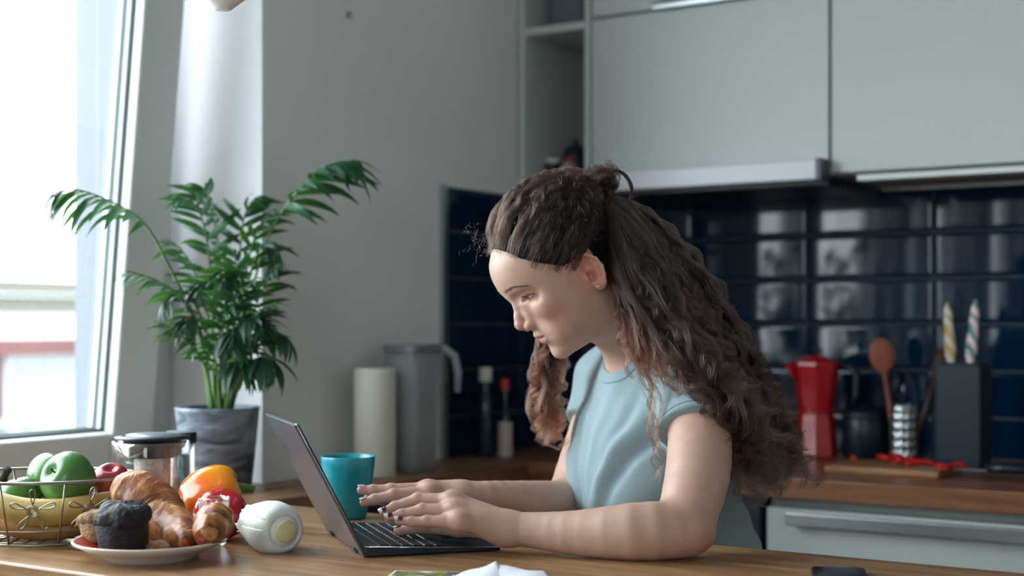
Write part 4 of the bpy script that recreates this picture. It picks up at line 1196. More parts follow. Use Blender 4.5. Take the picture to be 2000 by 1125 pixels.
def mesh_field(fn, lo, hi, h, lip=1.6, project=1):
    """sparse surface nets of fn=0"""
    lo, hi = np.array(lo, float), np.array(hi, float)
    B = 8; bs = B * h
    nb = np.ceil((hi - lo) / bs).astype(int)
    # coarse pass, two levels
    s2 = 4
    nb2 = -(-nb // s2)
    g = np.stack(np.meshgrid(*[np.arange(n_) for n_ in nb2], indexing='ij'), -1).reshape(-1, 3)
    def ev(P):
        out = np.empty(len(P), f32)
        for i in range(0, len(P), 6000): out[i:i + 6000] = fn(P[i:i + 6000].astype(f32))
        return out
    def evs(ijk, size):
        return ev(lo + (ijk + .5) * size)
    v = evs(g, bs * s2)
    g = g[np.abs(v) < .87 * bs * s2 * lip]
    sub = np.stack(np.meshgrid(*[np.arange(s2)] * 3, indexing='ij'), -1).reshape(-1, 3)
    g = (g[:, None] * s2 + sub[None]).reshape(-1, 3)
    v = evs(g, bs)
    g = g[np.abs(v) < .87 * bs * lip]
    off = np.stack(np.meshgrid(*[np.arange(B + 1)] * 3, indexing='ij'), -1).reshape(-1, 3)
    N = nb * B + 2
    keys, pos, edges = [], [], []
    c8 = np.array([(i, j, k) for i in (0, 1) for j in (0, 1) for k in (0, 1)])
    e12 = [(a, b) for a in range(8) for b in range(a + 1, 8) if np.abs(c8[a] - c8[b]).sum() == 1]
    CH = 9
    for i in range(0, len(g), CH):
        gb_ = g[i:i + CH]
        idx = gb_[:, None] * B + off[None]
        val = fn((lo + idx.reshape(-1, 3) * h).astype(f32)).reshape(len(gb_), B + 1, B + 1, B + 1)
        cor = np.stack([val[:, a:a + B, b:b + B, c:c + B] for a, b, c in c8], -1)
        neg = cor < 0
        act = neg.any(-1) & ~neg.all(-1)
        if not act.any(): continue
        bi, x, y, z = np.nonzero(act)
        cv = cor[bi, x, y, z].astype(float)
        ci = gb_[bi] * B + np.stack([x, y, z], -1)
        acc = np.zeros((len(ci), 3)); cnt = np.zeros(len(ci))
        for a, b in e12:
            m = (cv[:, a] < 0) != (cv[:, b] < 0)
            t = np.where(m, cv[:, a] / np.where(m, cv[:, a] - cv[:, b], 1), 0)
            p_ = c8[a] + t[:, None] * (c8[b] - c8[a])
            acc += np.where(m[:, None], p_, 0); cnt += m
        keys.append((ci[:, 0] * N[1] + ci[:, 1]) * N[2] + ci[:, 2])
        pos.append(lo + (ci + acc / cnt[:, None]) * h)
        ax = [4, 2, 1]
        edges.append(np.stack([np.where((cv[:, 0] < 0) != (cv[:, ax[a]] < 0), np.where(cv[:, 0] < 0, 1, -1), 0) for a in range(3)], -1))
    keys = np.concatenate(keys); pos = np.concatenate(pos); edges = np.concatenate(edges)
    o_ = np.argsort(keys); keys, pos, edges = keys[o_], pos[o_], edges[o_]
    st = np.array([N[1] * N[2], N[2], 1])
    quads = []
    for a in range(3):
        b, c = (a + 1) % 3, (a + 2) % 3
        m = np.nonzero(edges[:, a])[0]
        kk = keys[m]
        q4 = np.stack([kk, kk - st[b], kk - st[b] - st[c], kk - st[c]], -1)
        ii = np.searchsorted(keys, q4); ii = np.minimum(ii, len(keys) - 1)
        ok = (keys[ii] == q4).all(1)
        ii, sg = ii[ok], edges[m, a][ok]
        ii[sg < 0] = ii[sg < 0][:, ::-1]
        quads.append(ii)
    quads = np.concatenate(quads)
    for _ in range(project):
        e = h * .3
        f0 = ev(pos)
        gr_ = np.stack([ev(pos + np.eye(3)[a] * e) - f0 for a in range(3)], -1).astype(float) / e
        stp = (f0[:, None] * gr_) / np.maximum((gr_ ** 2).sum(1), .15)[:, None]
        ln = np.linalg.norm(stp, axis=1)[:, None]
        pos = pos - stp * np.minimum(1, h * .6 / np.maximum(ln, 1e-9))
    return pos, quads
def np_mesh(name, pos, quads, mats, smooth=True):
    me = bpy.data.meshes.new(name)
    me.vertices.add(len(pos)); me.vertices.foreach_set('co', pos.astype(f32).ravel())
    me.loops.add(quads.size); me.loops.foreach_set('vertex_index', quads.astype(np.int32).ravel())
    me.polygons.add(len(quads))
    me.polygons.foreach_set('loop_start', np.arange(0, quads.size, 4, dtype=np.int32))
    for m_ in (mats if isinstance(mats, (list, tuple)) else [mats]): me.materials.append(m_)
    me.update(calc_edges=True); me.validate()
    if smooth: me.polygons.foreach_set('use_smooth', [True] * len(me.polygons))
    return me

# --- frames
def dirw(r_, fw, up_): return np.array(W(r_, fw, up_), float)
def pw(px, py, d): return np.array(at(px, py, d), float)
def pr_(px, py, d, r): return (*pw(px, py, d), r)
PHI, THE = R(14), R(30)
HO = pw(1112, 545, 2.04)
HF = dirw(-math.cos(PHI) * math.cos(THE), -math.sin(PHI) * math.cos(THE), -math.sin(THE))
HL = dirw(math.sin(PHI), -math.cos(PHI), 0)
HU = dirw(-math.cos(PHI) * math.sin(THE), -math.sin(PHI) * math.sin(THE), math.cos(THE))
HM = np.stack([HF, HL, HU], 1)              # local (f,l,u) metres -> world offset
HMf, HOf = HM.astype(f32), HO.astype(f32)
def hl(f, l, u): return HO + HM @ np.array((f, l, u), float) / 1000
def tohead(P): return (P - HOf) @ HMf * 1000    # millimetres
BF = dirw(-.96, -.28, 0); BL = dirw(.28, -.96, 0)   # chest forward, her left (towards the viewer)
SN, SF = pw(1366, 768, 1.985), pw(1200, 748, 2.28)
MID = (SN + SF) / 2
BM = np.stack([BF, BL, np.array((0, 0, 1.0))], 1).astype(f32)

pu = np.array([-110, -100, -95, -88, -80, -68, -57, -51, -43, -36, -18, 0, 14, 22, 36, 50, 73, 95, 115], f32)
pf = np.array([30, 44, 57, 66, 70.8, 72.6, 76.5, 78.0, 81.0, 81.0, 80.5, 81.5, 83.5, 87, 92, 93.2, 89, 79, 60], f32)
wu = np.array([-110, -95, -88, -80, -68, -51, -36, -18, 0, 15, 36, 50, 73, 95], f32)
wf = np.array([16, 22, 29, 36, 44.5, 54, 60, 64.5, 66, 67, 69, 70, 67, 58], f32)
EYE = (62.0, 31.0, 13.5)
def sm_interp(x, xp, fp):
    return (np.interp(x - 3, xp, fp) + np.interp(x + 3, xp, fp) + 2 * np.interp(x, xp, fp)) .astype(f32) / 4
NOEAR = False
def head_field(Q):
    """Q in head millimetres (f forward, l to her left, u up)"""
    f, l, u = Q[:, 0], Q[:, 1], Q[:, 2]; al = np.abs(l)
    S = Q.copy(); S[:, 1] = al
    w = sm_interp(u, wu, wf); p0 = sm_interp(u, pu, pf)
    fb = 6.0
    fe = np.maximum(f - fb, 0) / np.maximum(p0 - fb, 8)
    face = ((al / w) ** 2.35 + fe ** 1.95 - 1) * w / 2.2
    face = smax(face, -(f + 22), 20)
    face = smax(face, u - 80, 25)
    face = smax(face, -(u + 94.5 - .10 * (62 - f)), 9)
    d = smin(face, ell_(Q, (-4, 0, 41), (96.5, 73, 87)), 18)
    d = smin(d, ell_(S, (56, 46, -10), (16, 13, 15)), 18)         # cheekbone
    d = smin(d, ell_(S, (51, 37, -50), (16, 13, 18)), 20)        # cheek raised by the smile
    d = smin(d, ell_(Q, (61, 0, -82), (11, 15, 10)), 10)          # chin
    d = smax(d, -ell_(S, (90, 29.5, 15), (11, 13, 8)), 8)         # eye socket
    d = smax(d, -ell_(S, (78, 47, 12), (15, 11.5, 8)), 13)
    eye = np.linalg.norm(S - A3(EYE), axis=1)
    d = smin(d, eye - 13.4, 6.5)
    d = smin(d, ell_(S, (70, 20, 0), (9.5, 10, 13)), 10)         # fullness beside the nose
    d = smin(d, ell_(S, (66, 37, -6), (8, 10, 9)), 10)
    nose = chain(S, [(79.5, 0, 16, 5.2), (85.2, 0, 3, 5.8), (90.6, 0, -9, 6.4), (94.6, 0, -18.5, 7.9)], 5)
    nose = smin(nose, chain(S, [(94, 0, -21.5, 7.2), (87, 0, -29, 5.2), (79, 0, -34, 5)], 4), 5)
    nose = smin(nose, ell_(S, (84.5, 11, -26.5), (9.5, 5.4, 6.6)), 4.5)
    d = smin(d, nose, 5.5)
    d = smin(d, ell_(S, (77.5, 10.5, -14), (8, 8.5, 13)), 8)
    d = smax(d, -ell_(S, (88.5, 6.2, -34.0), (6.0, 3.0, 4.2)), 2.0)
    lu = chain(S, [(79.8, 0, -45.6, 4.5), (80.0, 4, -44.8, 4.6), (77.6, 11, -45.4, 3.9), (72.5, 18.5, -45.4, 2.7), (65, 26.5, -43.4, 1.3)], 2)
    ll = chain(S, [(75.8, 0, -56.2, 5.4), (74.2, 9, -55.6, 5.0), (70.5, 17.5, -51.4, 3.3), (64.5, 26, -44.8, 1.2)], 2)
    d = smin(d, lu, 3.2); 
    d = smin(d, ll, 3.2)
    line = chain(S, [(82.5, 0, -51.0, 1.0), (80.5, 9, -50.9, 1.0), (74, 18.5, -48.4, 1.1), (66.5, 26.5, -43.8, 1.2), (62, 30, -41.2, 1.0)], .5)
    d = smax(d, -line, 1.6)
    d = smax(d, -ell_(S, (86.5, 0, -38.5), (2.2, 2.2, 4.5)), 3)  # philtrum
    # lid slit
    E = S - A3(EYE)
    wdt = np.sqrt(np.clip(1 - ((E[:, 1] - 3.0) / 10.4) ** 2, 0, 1))
    an = np.degrees(np.arctan2(E[:, 2], np.maximum(E[:, 0], .1)))
    sl = np.maximum(an - (-10 + 20 * wdt), (-10 - 13 * wdt) - an) * .225
    d = np.maximum(d, -np.maximum(np.maximum(sl, 11.3 - eye), -E[:, 0]))
    # ears
    if not NOEAR and (Q[:, 1].max() > 50 or Q[:, 1].min() < -50):
        e0 = S - A3((-13, 72.5, 1.5))
        ca, sa = math.cos(R(-17)), math.sin(R(-17))
        ef, eu, el = e0[:, 0] * ca + e0[:, 2] * sa, -e0[:, 0] * sa + e0[:, 2] * ca, e0[:, 1] - .42 * np.maximum(-(e0[:, 0]), -6) * .9
        G = np.stack([ef, el, eu], -1)
        plate = ell_(G, (0, 0, 2), (14.5, 4.5, 25))
        plate = smin(plate, ell_(G, (3.5, -1, -20.5), (8, 4.2, 8.5)), 5)
        hel = chain(G, [(7, 1.5, 4, 2.0), (11.5, 2, 14, 2.4), (7.5, 3.2, 24.5, 2.6), (-2, 4, 28, 2.7), (-11, 4.5, 22, 2.7), (-15.2, 4.5, 10, 2.6), (-14, 4, -3, 2.5), (-8, 3, -14, 2.5), (-1, 2, -22, 3.2)], 2)
        scoop = ell_(G, (-1, 6.5, 12), (10.5, 6.5, 12.5))
        concha = ell_(G, (3.5, 6, -3.5), (7.5, 9, 9))
        ear = smax(smin(plate, hel, 2.5), -smin(scoop, concha, 3), 2.0)
        ear = smin(ear, chain(G, [(-9, 2.5, 14, 2.2), (-8.5, 3.5, 2, 2.4), (-3.5, 3, -10.5, 2.6)], 2), 2)      # antihelix
        ear = smin(ear, ell_(G, (10.5, 2.5, -3), (3.4, 3.2, 5)), 2.5)                                     # tragus
        d = smin(d, ear, 3)
        d = smax(d, -smin(ell_(G, (-1, 5.5, 12.5), (8.5, 6, 10.5)), ell_(G, (3.0, 4, -4), (6.5, 9, 8)), 3), 2)
    return d

NK0, NK1 = hl(-26, 0, -42), pw(1288, 722, 2.135)
def neck_field(P):
    d = seg(P, NK0, NK1, .047, .053)
    return d
ARM_N = [pr_(1366, 768, 1.985, .046), pr_(1367, 850, 1.93, .043), pr_(1362, 930, 1.875, .042), pr_(1338, 1022, 1.832, .037)]
FORE_N = [pr_(1333, 1034, 1.822, .036), pr_(1245, 1038, 1.812, .0365), pr_(1130, 1041, 1.835, .029), pr_(1050, 1036, 1.855, .0235), pr_(992, 1031, 1.862, .0205)]
ARM_F = [pr_(1200, 748, 2.28, .048), pr_(1160, 860, 2.23, .043), pr_(1115, 975, 2.165, .036)]
FORE_F = [pr_(1112, 985, 2.16, .035), pr_(1050, 984, 2.11, .034), pr_(960, 974, 2.05, .0255), pr_(900, 969, 2.03, .0205)]
HAND_N = dict(
    wrist=pr_(990, 1031, 1.862, .020), wrist2=pr_(985, 1026, 1.875, .018),
    fingers=[
        [pr_(884, 976, 1.905, .0105), pr_(824, 977, 1.918, .0082), pr_(784, 993, 1.924, .0070), pr_(763, 1004, 1.922, .0058)],
        [pr_(880, 980, 1.880, .0110), pr_(817, 975, 1.890, .0085), pr_(772, 990, 1.892, .0070), pr_(749, 1000, 1.890, .0058)],
        [pr_(886, 998, 1.858, .0108), pr_(825, 996, 1.866, .0082), pr_(785, 1005, 1.869, .0068), pr_(760, 1011, 1.868, .0056)],
        [pr_(896, 1018, 1.840, .0098), pr_(834, 1018, 1.846, .0070), pr_(803, 1019, 1.851, .0061), pr_(779, 1017, 1.853, .0051)]],
    thumb=[pr_(958, 1032, 1.885, .0135), pr_(895, 1032, 1.912, .0112), pr_(830, 1029, 1.932, .0088), pr_(778, 1037, 1.937, .0066)])
HAND_F = dict(
    wrist=pr_(900, 969, 2.03, .020), wrist2=pr_(898, 972, 2.045, .018),
    fingers=[
        [pr_(838, 963, 1.995, .0108), pr_(769, 967, 1.985, .0086), pr_(732, 976, 1.985, .0074), pr_(711, 981, 1.985, .0062)],
        [pr_(834, 957, 2.015, .0112), pr_(764, 957, 2.010, .0088), pr_(729, 958, 2.010, .0076), pr_(706, 957, 2.010, .0064)],
        [pr_(834, 960, 2.035, .0108), pr_(772, 962, 2.032, .0084), pr_(740, 967, 2.032, .0072), pr_(720, 970, 2.032, .006)],
        [pr_(840, 966, 2.055, .0098), pr_(788, 971, 2.055, .0074), pr_(764, 977, 2.055, .0064), pr_(747, 981, 2.055, .0054)]],
    thumb=[pr_(878, 978, 2.000, .0130), pr_(832, 988, 1.975, .0108), pr_(795, 1000, 1.965, .0088), pr_(770, 1010, 1.962, .0068)])
def hand_field(P, H):
    d = None
    w1, w2 = H['wrist'], H['wrist2']
    F_ = H['fingers']
    palm = None
    for i, fr_ in enumerate(F_):
        m = fr_[0]
        w = w2 if i < 2 else w1
        q_ = seg(P, w[:3], m[:3], w[3] * .86, m[3] * 1.12)
        palm = q_ if palm is None else smin(palm, q_, .014)
    # flesh of the palm
    mid = np.mean([np.array(x[0][:3]) for x in F_], 0); wr = np.array(w1[:3])
    palm = smin(palm, seg(P, wr + (0, 0, -.004), mid * .75 + wr * .25 + (0, 0, -.006), .019, .015), .014)
    palm = smin(palm, chain(P, [(*(np.array(x[0][:3]) * .94 + wr * .06), x[0][3] * 1.02) for x in F_], .006), .010)
    d = smin(palm, chain(P, H['thumb'], .005), .012)
    for fr_ in F_:
        q_ = chain(P, fr_, .0035)
        for j in (1, 2):                                   # joint knuckles
            q_ = smin(q_, np.linalg.norm(P - A3(fr_[j][:3]) - A3((0, 0, .0006)), axis=1) - fr_[j][3] * 1.0, .003)
        d = smin(d, q_, .0055)
        k_ = A3(fr_[0][:3]) + A3((0, 0, .0004))
        d = smin(d, np.linalg.norm(P - k_, axis=1) - fr_[0][3] * .88, .010)
    return d
def torso_field(P):
    Q = (P - MID.astype(f32)) @ BM
    d = ell_(Q, (.002, 0, -.10), (.102, .147, .150))
    d = smin(d, ell_(Q, (-.045, 0, -.03), (.07, .125, .09)), .06)                     # upper back
    S = Q.copy(); S[:, 1] = np.abs(S[:, 1])
    d = smin(d, ell_(S, (.047, .060, -.130), (.047, .055, .060)), .045)
    d = smin(d, ell_(Q, (-.035, 0, -.27), (.112, .132, .15)), .06)
    d = smin(d, ell_(Q, (-.075, 0, -.42), (.125, .165, .13)), .08)
    # shoulders and trapezius
    d = smin(d, seg(P, SN, MID + BF * .0 , .052, .06), .03)
    d = smin(d, seg(P, SF, MID, .052, .06), .03)
    d = smin(d, seg(P, NK1 - HU * 0 + np.array((0, 0, .02)), SN + np.array((0, 0, -.005)), .040, .042), .04)
    d = smin(d, seg(P, NK1 + np.array((0, 0, .02)), SF + np.array((0, 0, -.005)), .040, .042), .04)
    return d
CN, CF = pw(870, 1000, 1.88), pw(800, 968, 2.02)
ZCUT = CAMZ - .24
def body_field(P):
    d = np.full(len(P), .5, f32)
    hc = hl(-5, 0, 10)
    if near(P, hc, .22):
        d = np.minimum(d, head_field(tohead(P)) / 1000)
    else:
        d = np.minimum(d, np.linalg.norm(P - hc.astype(f32), axis=1) - .14)
    if near(P, (NK0 + NK1) / 2, .2):
        d = smin(d, neck_field(P), .022)
    if near(P, MID, .42):
        t = torso_field(P) + .011 * np.clip((seg(P, NK1, NK0, .0, .0) - .082) / .02, 0, 1).astype(f32)
        t = smax(t, ZCUT - P[:, 2], .01)
        d = smin(d, t, .035)
    far_ = True
    for (arm, fore, wr) in ((ARM_N, FORE_N, HAND_N), (ARM_F, FORE_F, HAND_F)):
        if near(P, np.mean([r_[:3] for r_ in arm], 0), .26): d = smin(d, limb(P, arm), .028)
        if near(P, np.mean([r_[:3] for r_ in fore], 0), .28):
            q_ = limb(P, fore, 12)
            el = arm[-1]
            q_ = smin(q_, np.linalg.norm(P - A3((el[0], el[1], el[2] - .014)) - BL.astype(f32) * .004 + A3(BF) * .016, axis=1) - .020, .016)
            d = smin(d, q_, .010)
    if near(P, CN, .16): d = smin(d, hand_field(P, HAND_N), .008)
    if near(P, CF, .16): d = smin(d, hand_field(P, HAND_F), .008)
    return d

# skin with lips, blush and ruddy joints as pigment
m_skin, nt, b = new_mat('skin')
ca_ = nt.nodes.new('ShaderNodeVertexColor'); ca_.layer_name = 'pigment'
tc = nt.nodes.new('ShaderNodeTexCoord'); n = nt.nodes.new('ShaderNodeTexNoise'); n.inputs['Scale'].default_value = 40; n.inputs['Detail'].default_value = 5
nt.links.new(tc.outputs['Object'], n.inputs['Vector'])
mx = nt.nodes.new('ShaderNodeMix'); mx.data_type = 'RGBA'; mx.blend_type = 'MULTIPLY'
rp = nt.nodes.new('ShaderNodeValToRGB'); rp.color_ramp.elements[0].color = (.86, .80, .78, 1); rp.color_ramp.elements[1].color = (1, 1, 1, 1)
rp.color_ramp.elements[0].position = .3; rp.color_ramp.elements[1].position = .62
nt.links.new(n.outputs['Fac'], rp.inputs['Fac'])
mx.inputs[0].default_value = .55
nt.links.new(ca_.outputs['Color'], mx.inputs[6]); nt.links.new(rp.outputs['Color'], mx.inputs[7])
nt.links.new(mx.outputs[2], b.inputs['Base Color'])
b.inputs['Roughness'].default_value = .48; b.inputs['Specular IOR Level'].default_value = .4
b.inputs['Subsurface Weight'].default_value = .25; b.inputs['Subsurface Radius'].default_value = (1, .35, .2); b.inputs['Subsurface Scale'].default_value = .006
n3 = nt.nodes.new('ShaderNodeTexNoise'); n3.inputs['Scale'].default_value = 500; n3.inputs['Detail'].default_value = 3
nt.links.new(tc.outputs['Object'], n3.inputs['Vector'])
bp = nt.nodes.new('ShaderNodeBump'); bp.inputs['Strength'].default_value = .12; bp.inputs['Distance'].default_value = .0006
nt.links.new(n3.outputs['Fac'], bp.inputs['Height']); nt.links.new(bp.outputs['Normal'], b.inputs['Normal'])

seat = np.array(MID) - BF * .09 + np.array((0, 0, -.5)); seat[2] = .56
woman = thing('person', (seat[0], seat[1], 0), 'young woman with long curly dark hair in a grey blue T-shirt typing on a laptop', 'person')
WL0 = np.array((seat[0], seat[1], 0))
lo = np.array([1e9] * 3); hi = -lo
for r_ in ARM_N + FORE_N + ARM_F + FORE_F + sum(HAND_N['fingers'], []) + sum(HAND_F['fingers'], []) + HAND_N['thumb'] + [(*hl(-5, 0, 20), .14), (*MID, .2)]:
    p_ = np.array(r_[:3]); lo = np.minimum(lo, p_ - r_[3] - .02); hi = np.maximum(hi, p_ + r_[3] + .02)
pos, quads = mesh_field(body_field, lo, hi, .0016, 1.7)
me = np_mesh('body', pos - WL0, quads, m_skin)
Q = (pos - HO) @ HM * 1000
base = np.array(lin((188, 153, 136))); colr = np.tile(base, (len(pos), 1))
def mixc(w, c):
    global colr
    w = np.clip(w, 0, 1)[:, None]; colr = colr * (1 - w) + np.array(lin(c)) * w
S_ = Q.copy(); S_[:, 1] = np.abs(S_[:, 1])
inh = np.linalg.norm(Q, axis=1) < 150
g_ = lambda c, s: np.exp(-(((S_ - np.array(c)) / np.array(s)) ** 2).sum(1)) * inh
mixc(.38 * g_((60, 48, -22), (24, 22, 22)), (216, 146, 130))
mixc(.6 * g_((92, 0, -20), (14, 14, 10)), (216, 142, 126))
mixc(.75 * g_((-13, 74, 2), (20, 14, 30)), (206, 120, 106))
mixc(.4 * g_((66, 31, 12), (14, 16, 10)), (190, 132, 118))
lipd = np.minimum(chain(S_.astype(f32), [(79.8, 0, -46.2, 4.4), (79.6, 4, -45.4, 4.5), (77.4, 11, -46, 3.8), (72.5, 18.5, -45.6, 2.6), (65, 26.5, -43.4, 1.2)], 1),
                  chain(S_.astype(f32), [(75.8, 0, -56, 5.2), (74.2, 9, -55.4, 4.8), (70.5, 17.5, -51.2, 3.2), (64.5, 26, -44.8, 1.1)], 1))
mixc(np.clip(.8 - lipd / 1.2, 0, 1) * .95 * inh, (192, 74, 78))
Ey = S_ - np.array(EYE); er_ = np.linalg.norm(Ey, axis=1); ean = np.degrees(np.arctan2(Ey[:, 2], np.maximum(Ey[:, 0], .1)))
ewd = np.sqrt(np.clip(1 - ((Ey[:, 1] - 3.0) / 10.4) ** 2, 0, 1))
mixc(.85 * np.exp(-((ean - (-10 + 20 * ewd) - 3) / 5) ** 2) * (er_ < 14.6) * (Ey[:, 0] > 0), (58, 38, 36))
mixc(.4 * np.exp(-((ean - (-10 - 13 * ewd) + 2) / 5) ** 2) * (er_ < 14.6) * (Ey[:, 0] > 0), (150, 92, 84))
for H in (HAND_N, HAND_F):
    for fr_ in H['fingers'] + [H['thumb']]:
        for j, s_, k_ in ((3, .011, .6), (1, .010, .4), (0, .014, .3)):
            mixc(k_ * np.exp(-(np.linalg.norm(pos - np.array(fr_[j][:3]), axis=1) / s_) ** 2), (214, 128, 112))
mixc(.5 * np.exp(-(np.linalg.norm(pos - np.array(ARM_N[-1][:3]) - np.array((0, 0, -.02)), axis=1) / .04) ** 2), (212, 134, 118))
ca = me.color_attributes.new('pigment', 'FLOAT_COLOR', 'POINT')
ca.data.foreach_set('color', np.concatenate([colr, np.ones((len(pos), 1))], 1).astype(f32).ravel())
body = link('body', me, woman)

# clothes
def cloth_mat(name, rgb, rgb2):
    m, nt, b = new_mat(name)
    tc = nt.nodes.new('ShaderNodeTexCoord')
    n = nt.nodes.new('ShaderNodeTexNoise'); n.inputs['Scale'].default_value = 700; n.inputs['Detail'].default_value = 4
    mp = nt.nodes.new('ShaderNodeMapping'); mp.inputs['Scale'].default_value = (1, 1, .35)
    nt.links.new(tc.outputs['Object'], mp.inputs['Vector']); nt.links.new(mp.outputs['Vector'], n.inputs['Vector'])
    rp = nt.nodes.new('ShaderNodeValToRGB'); e = rp.color_ramp.elements
    e[0].position, e[0].color = .3, (*lin(rgb), 1); e[1].position, e[1].color = .7, (*lin(rgb2), 1)
    nt.links.new(n.outputs['Fac'], rp.inputs['Fac']); nt.links.new(rp.outputs['Color'], b.inputs['Base Color'])
    b.inputs['Roughness'].default_value = .85; b.inputs['Sheen Weight'].default_value = .15
    bp = nt.nodes.new('ShaderNodeBump'); bp.inputs['Strength'].default_value = .08; bp.inputs['Distance'].default_value = .0005
    nt.links.new(n.outputs['Fac'], bp.inputs['Height']); nt.links.new(bp.outputs['Normal'], b.inputs['Normal'])
    return m
M_shirt = cloth_mat('tshirt_jersey', (124, 143, 149), (133, 152, 158))
UPN = np.array(ARM_N[0][:3]); AXN = np.array(ARM_N[1][:3]) - UPN; AXN /= np.linalg.norm(AXN)
UPF = np.array(ARM_F[0][:3]); AXF = np.array(ARM_F[1][:3]) - UPF; AXF /= np.linalg.norm(AXF)
COLA, COLB = NK1 + (NK0 - NK1) * .9, NK1 + (NK0 - NK1) * .06
def folds(P):
    Q = (P - MID.astype(f32)) @ BM
    f, l, z = Q[:, 0], Q[:, 1], Q[:, 2]
    w = np.zeros(len(P), f32)
    # drapes running down from the shoulders over the chest, and creases at the arm
    for (a0, l0, s_, k_, am) in ((.25, .10, .016, 0, .0070), (.10, .05, .014, 0, .0060), (-.08, .0, .013, 0, .0055), (-.20, -.045, .014, 0, .0065), (-.34, -.09, .016, 0, .0070), (.5, .135, .013, 0, .007)):
        x = l - l0 - a0 * z
        w += am * np.exp(-(x / s_) ** 2) * np.clip(1.25 - np.abs(z + .11) / .12, 0, 1) * (f > -.02)
    for (a0, l0, s_, am, zc, zr) in ((.22, -.045, .010, .0075, -.07, .11), (.30, .105, .012, .0075, -.08, .12), (.55, .165, .010, .0075, -.09, .11), (-.15, -.10, .010, .0080, -.10, .10)):
        x = l - l0 - a0 * z
        w -= am * np.exp(-(x / s_) ** 2) * np.clip(1.3 - np.abs(z - zc) / zr * 1.3, 0, 1) * (f > -.05)
    for (z0, a0, am, s_) in ((-.215, .35, .003, .016), (-.26, -.3, .005, .014), (-.30, .2, .006, .016), (-.245, -.6, .003, .014)):
        x = z - z0 - a0 * (f + .02) - .15 * np.sin(l * 20 + z0 * 60) * .03
        w += am * np.exp(-(x / s_) ** 2)
    w += .0012 * np.sin(f * 70 + z * 45 + l * 30) + .0009 * np.sin(z * 95 - f * 60 + l * 22)
    return w
def sleeve(P, up_, ax, r0, r1, hem):
    s_ = (P - up_.astype(f32)) @ ax.astype(f32)
    return smax(seg(P, up_, up_ + ax * .14, r0, r1), s_ - hem, .003)
def shirt_raw(P):
    d = torso_field(P)
    d = smin(d, sleeve(P, UPN, AXN, .049, .0500, .066), .02)
    d = smin(d, sleeve(P, UPF, AXF, .049, .0485, .075), .02)
    return d - .007 - folds(P)
def shirt_field(P):
    if not near(P, MID + np.array((0, 0, -.2)), .6): return np.full(len(P), .3, f32)
    d = shirt_raw(P)
    d = smax(d, -seg(P, COLB, COLA, .063, .064), .003)
    d = smax(d, CAMZ - .52 - P[:, 2], .004)
    return d
lo = MID - .42; hi = MID + .36; lo[2] = CAMZ - .54
pos, quads = mesh_field(shirt_field, lo, hi, .0032, 1.8)
shirt = link('tshirt', np_mesh('tshirt', pos - WL0, quads, M_shirt), woman)
shirt['label'] = 'grey blue short sleeved T-shirt'
def collar_field(P):
    if not near(P, NK1, .16): return np.full(len(P), .3, f32)
    nk = seg(P, COLB, COLA, .063, .064)
    return smax(np.abs(shirt_raw(P) - .0002) - .0026, np.abs(nk - .006) - .0085, .0025)
pos, quads = mesh_field(collar_field, NK1 - .16, NK1 + .16, .0016, 1.6)
link('collar', np_mesh('collar', pos - WL0, quads, M_shirt), shirt)
def hem_field(P):
    if not near(P, UPN, .14): return np.full(len(P), .3, f32)
    s_ = (P - UPN.astype(f32)) @ AXN.astype(f32); w_ = np.linalg.norm(P - UPN.astype(f32) - s_[:, None] * AXN.astype(f32), axis=1)
    return smax(smax(np.abs(shirt_raw(P) + .0002) - .0022, np.abs(s_ - .0595) - .0075, .002), w_ - .068, .002)
pos, quads = mesh_field(hem_field, UPN - .13, UPN + .13, .0016, 1.6)
link('sleeve_hem', np_mesh('sleeve_hem', pos - WL0, quads, M_shirt), shirt)
M_jean = cloth_mat('dark_trousers', (24, 30, 44), (34, 42, 58))
def trouser_field(P):
    Q = (P - A3((seat[0], seat[1], 0))) @ BM
    S = Q.copy(); S[:, 1] = np.abs(S[:, 1])
    d = ell_(Q, (0, 0, .603), (.13, .17, .13))
    d = smin(d, seg(S, (.02, .09, .585), (.30, .10, .575), .085, .062), .04)
    d = smin(d, seg(S, (.30, .10, .575), (.24, .11, .20), .060, .045), .02)
    return d
pos, quads = mesh_field(trouser_field, np.array((seat[0] - .5, seat[1] - .5, .12)), np.array((seat[0] + .5, seat[1] + .5, .8)), .007, 1.6)
link('trousers', np_mesh('trousers', pos - WL0, quads, M_jean), woman)
def shoe_field(P):
    Q = (P - A3((seat[0], seat[1], 0))) @ BM; S = Q.copy(); S[:, 1] = np.abs(S[:, 1])
    d = smin(seg(S, (.24, .11, .20), (.235, .11, .07), .036, .036), seg(S, (.22, .11, .045), (.36, .12, .035), .040, .034), .02)
    return smax(d, .004 - P[:, 2], .004)
pos, quads = mesh_field(shoe_field, np.array((seat[0] - .5, seat[1] - .5, -.01)), np.array((seat[0] + .5, seat[1] + .5, .26)), .007, 1.5)
link('shoes', np_mesh('shoes', pos - WL0, quads, M_white), woman)

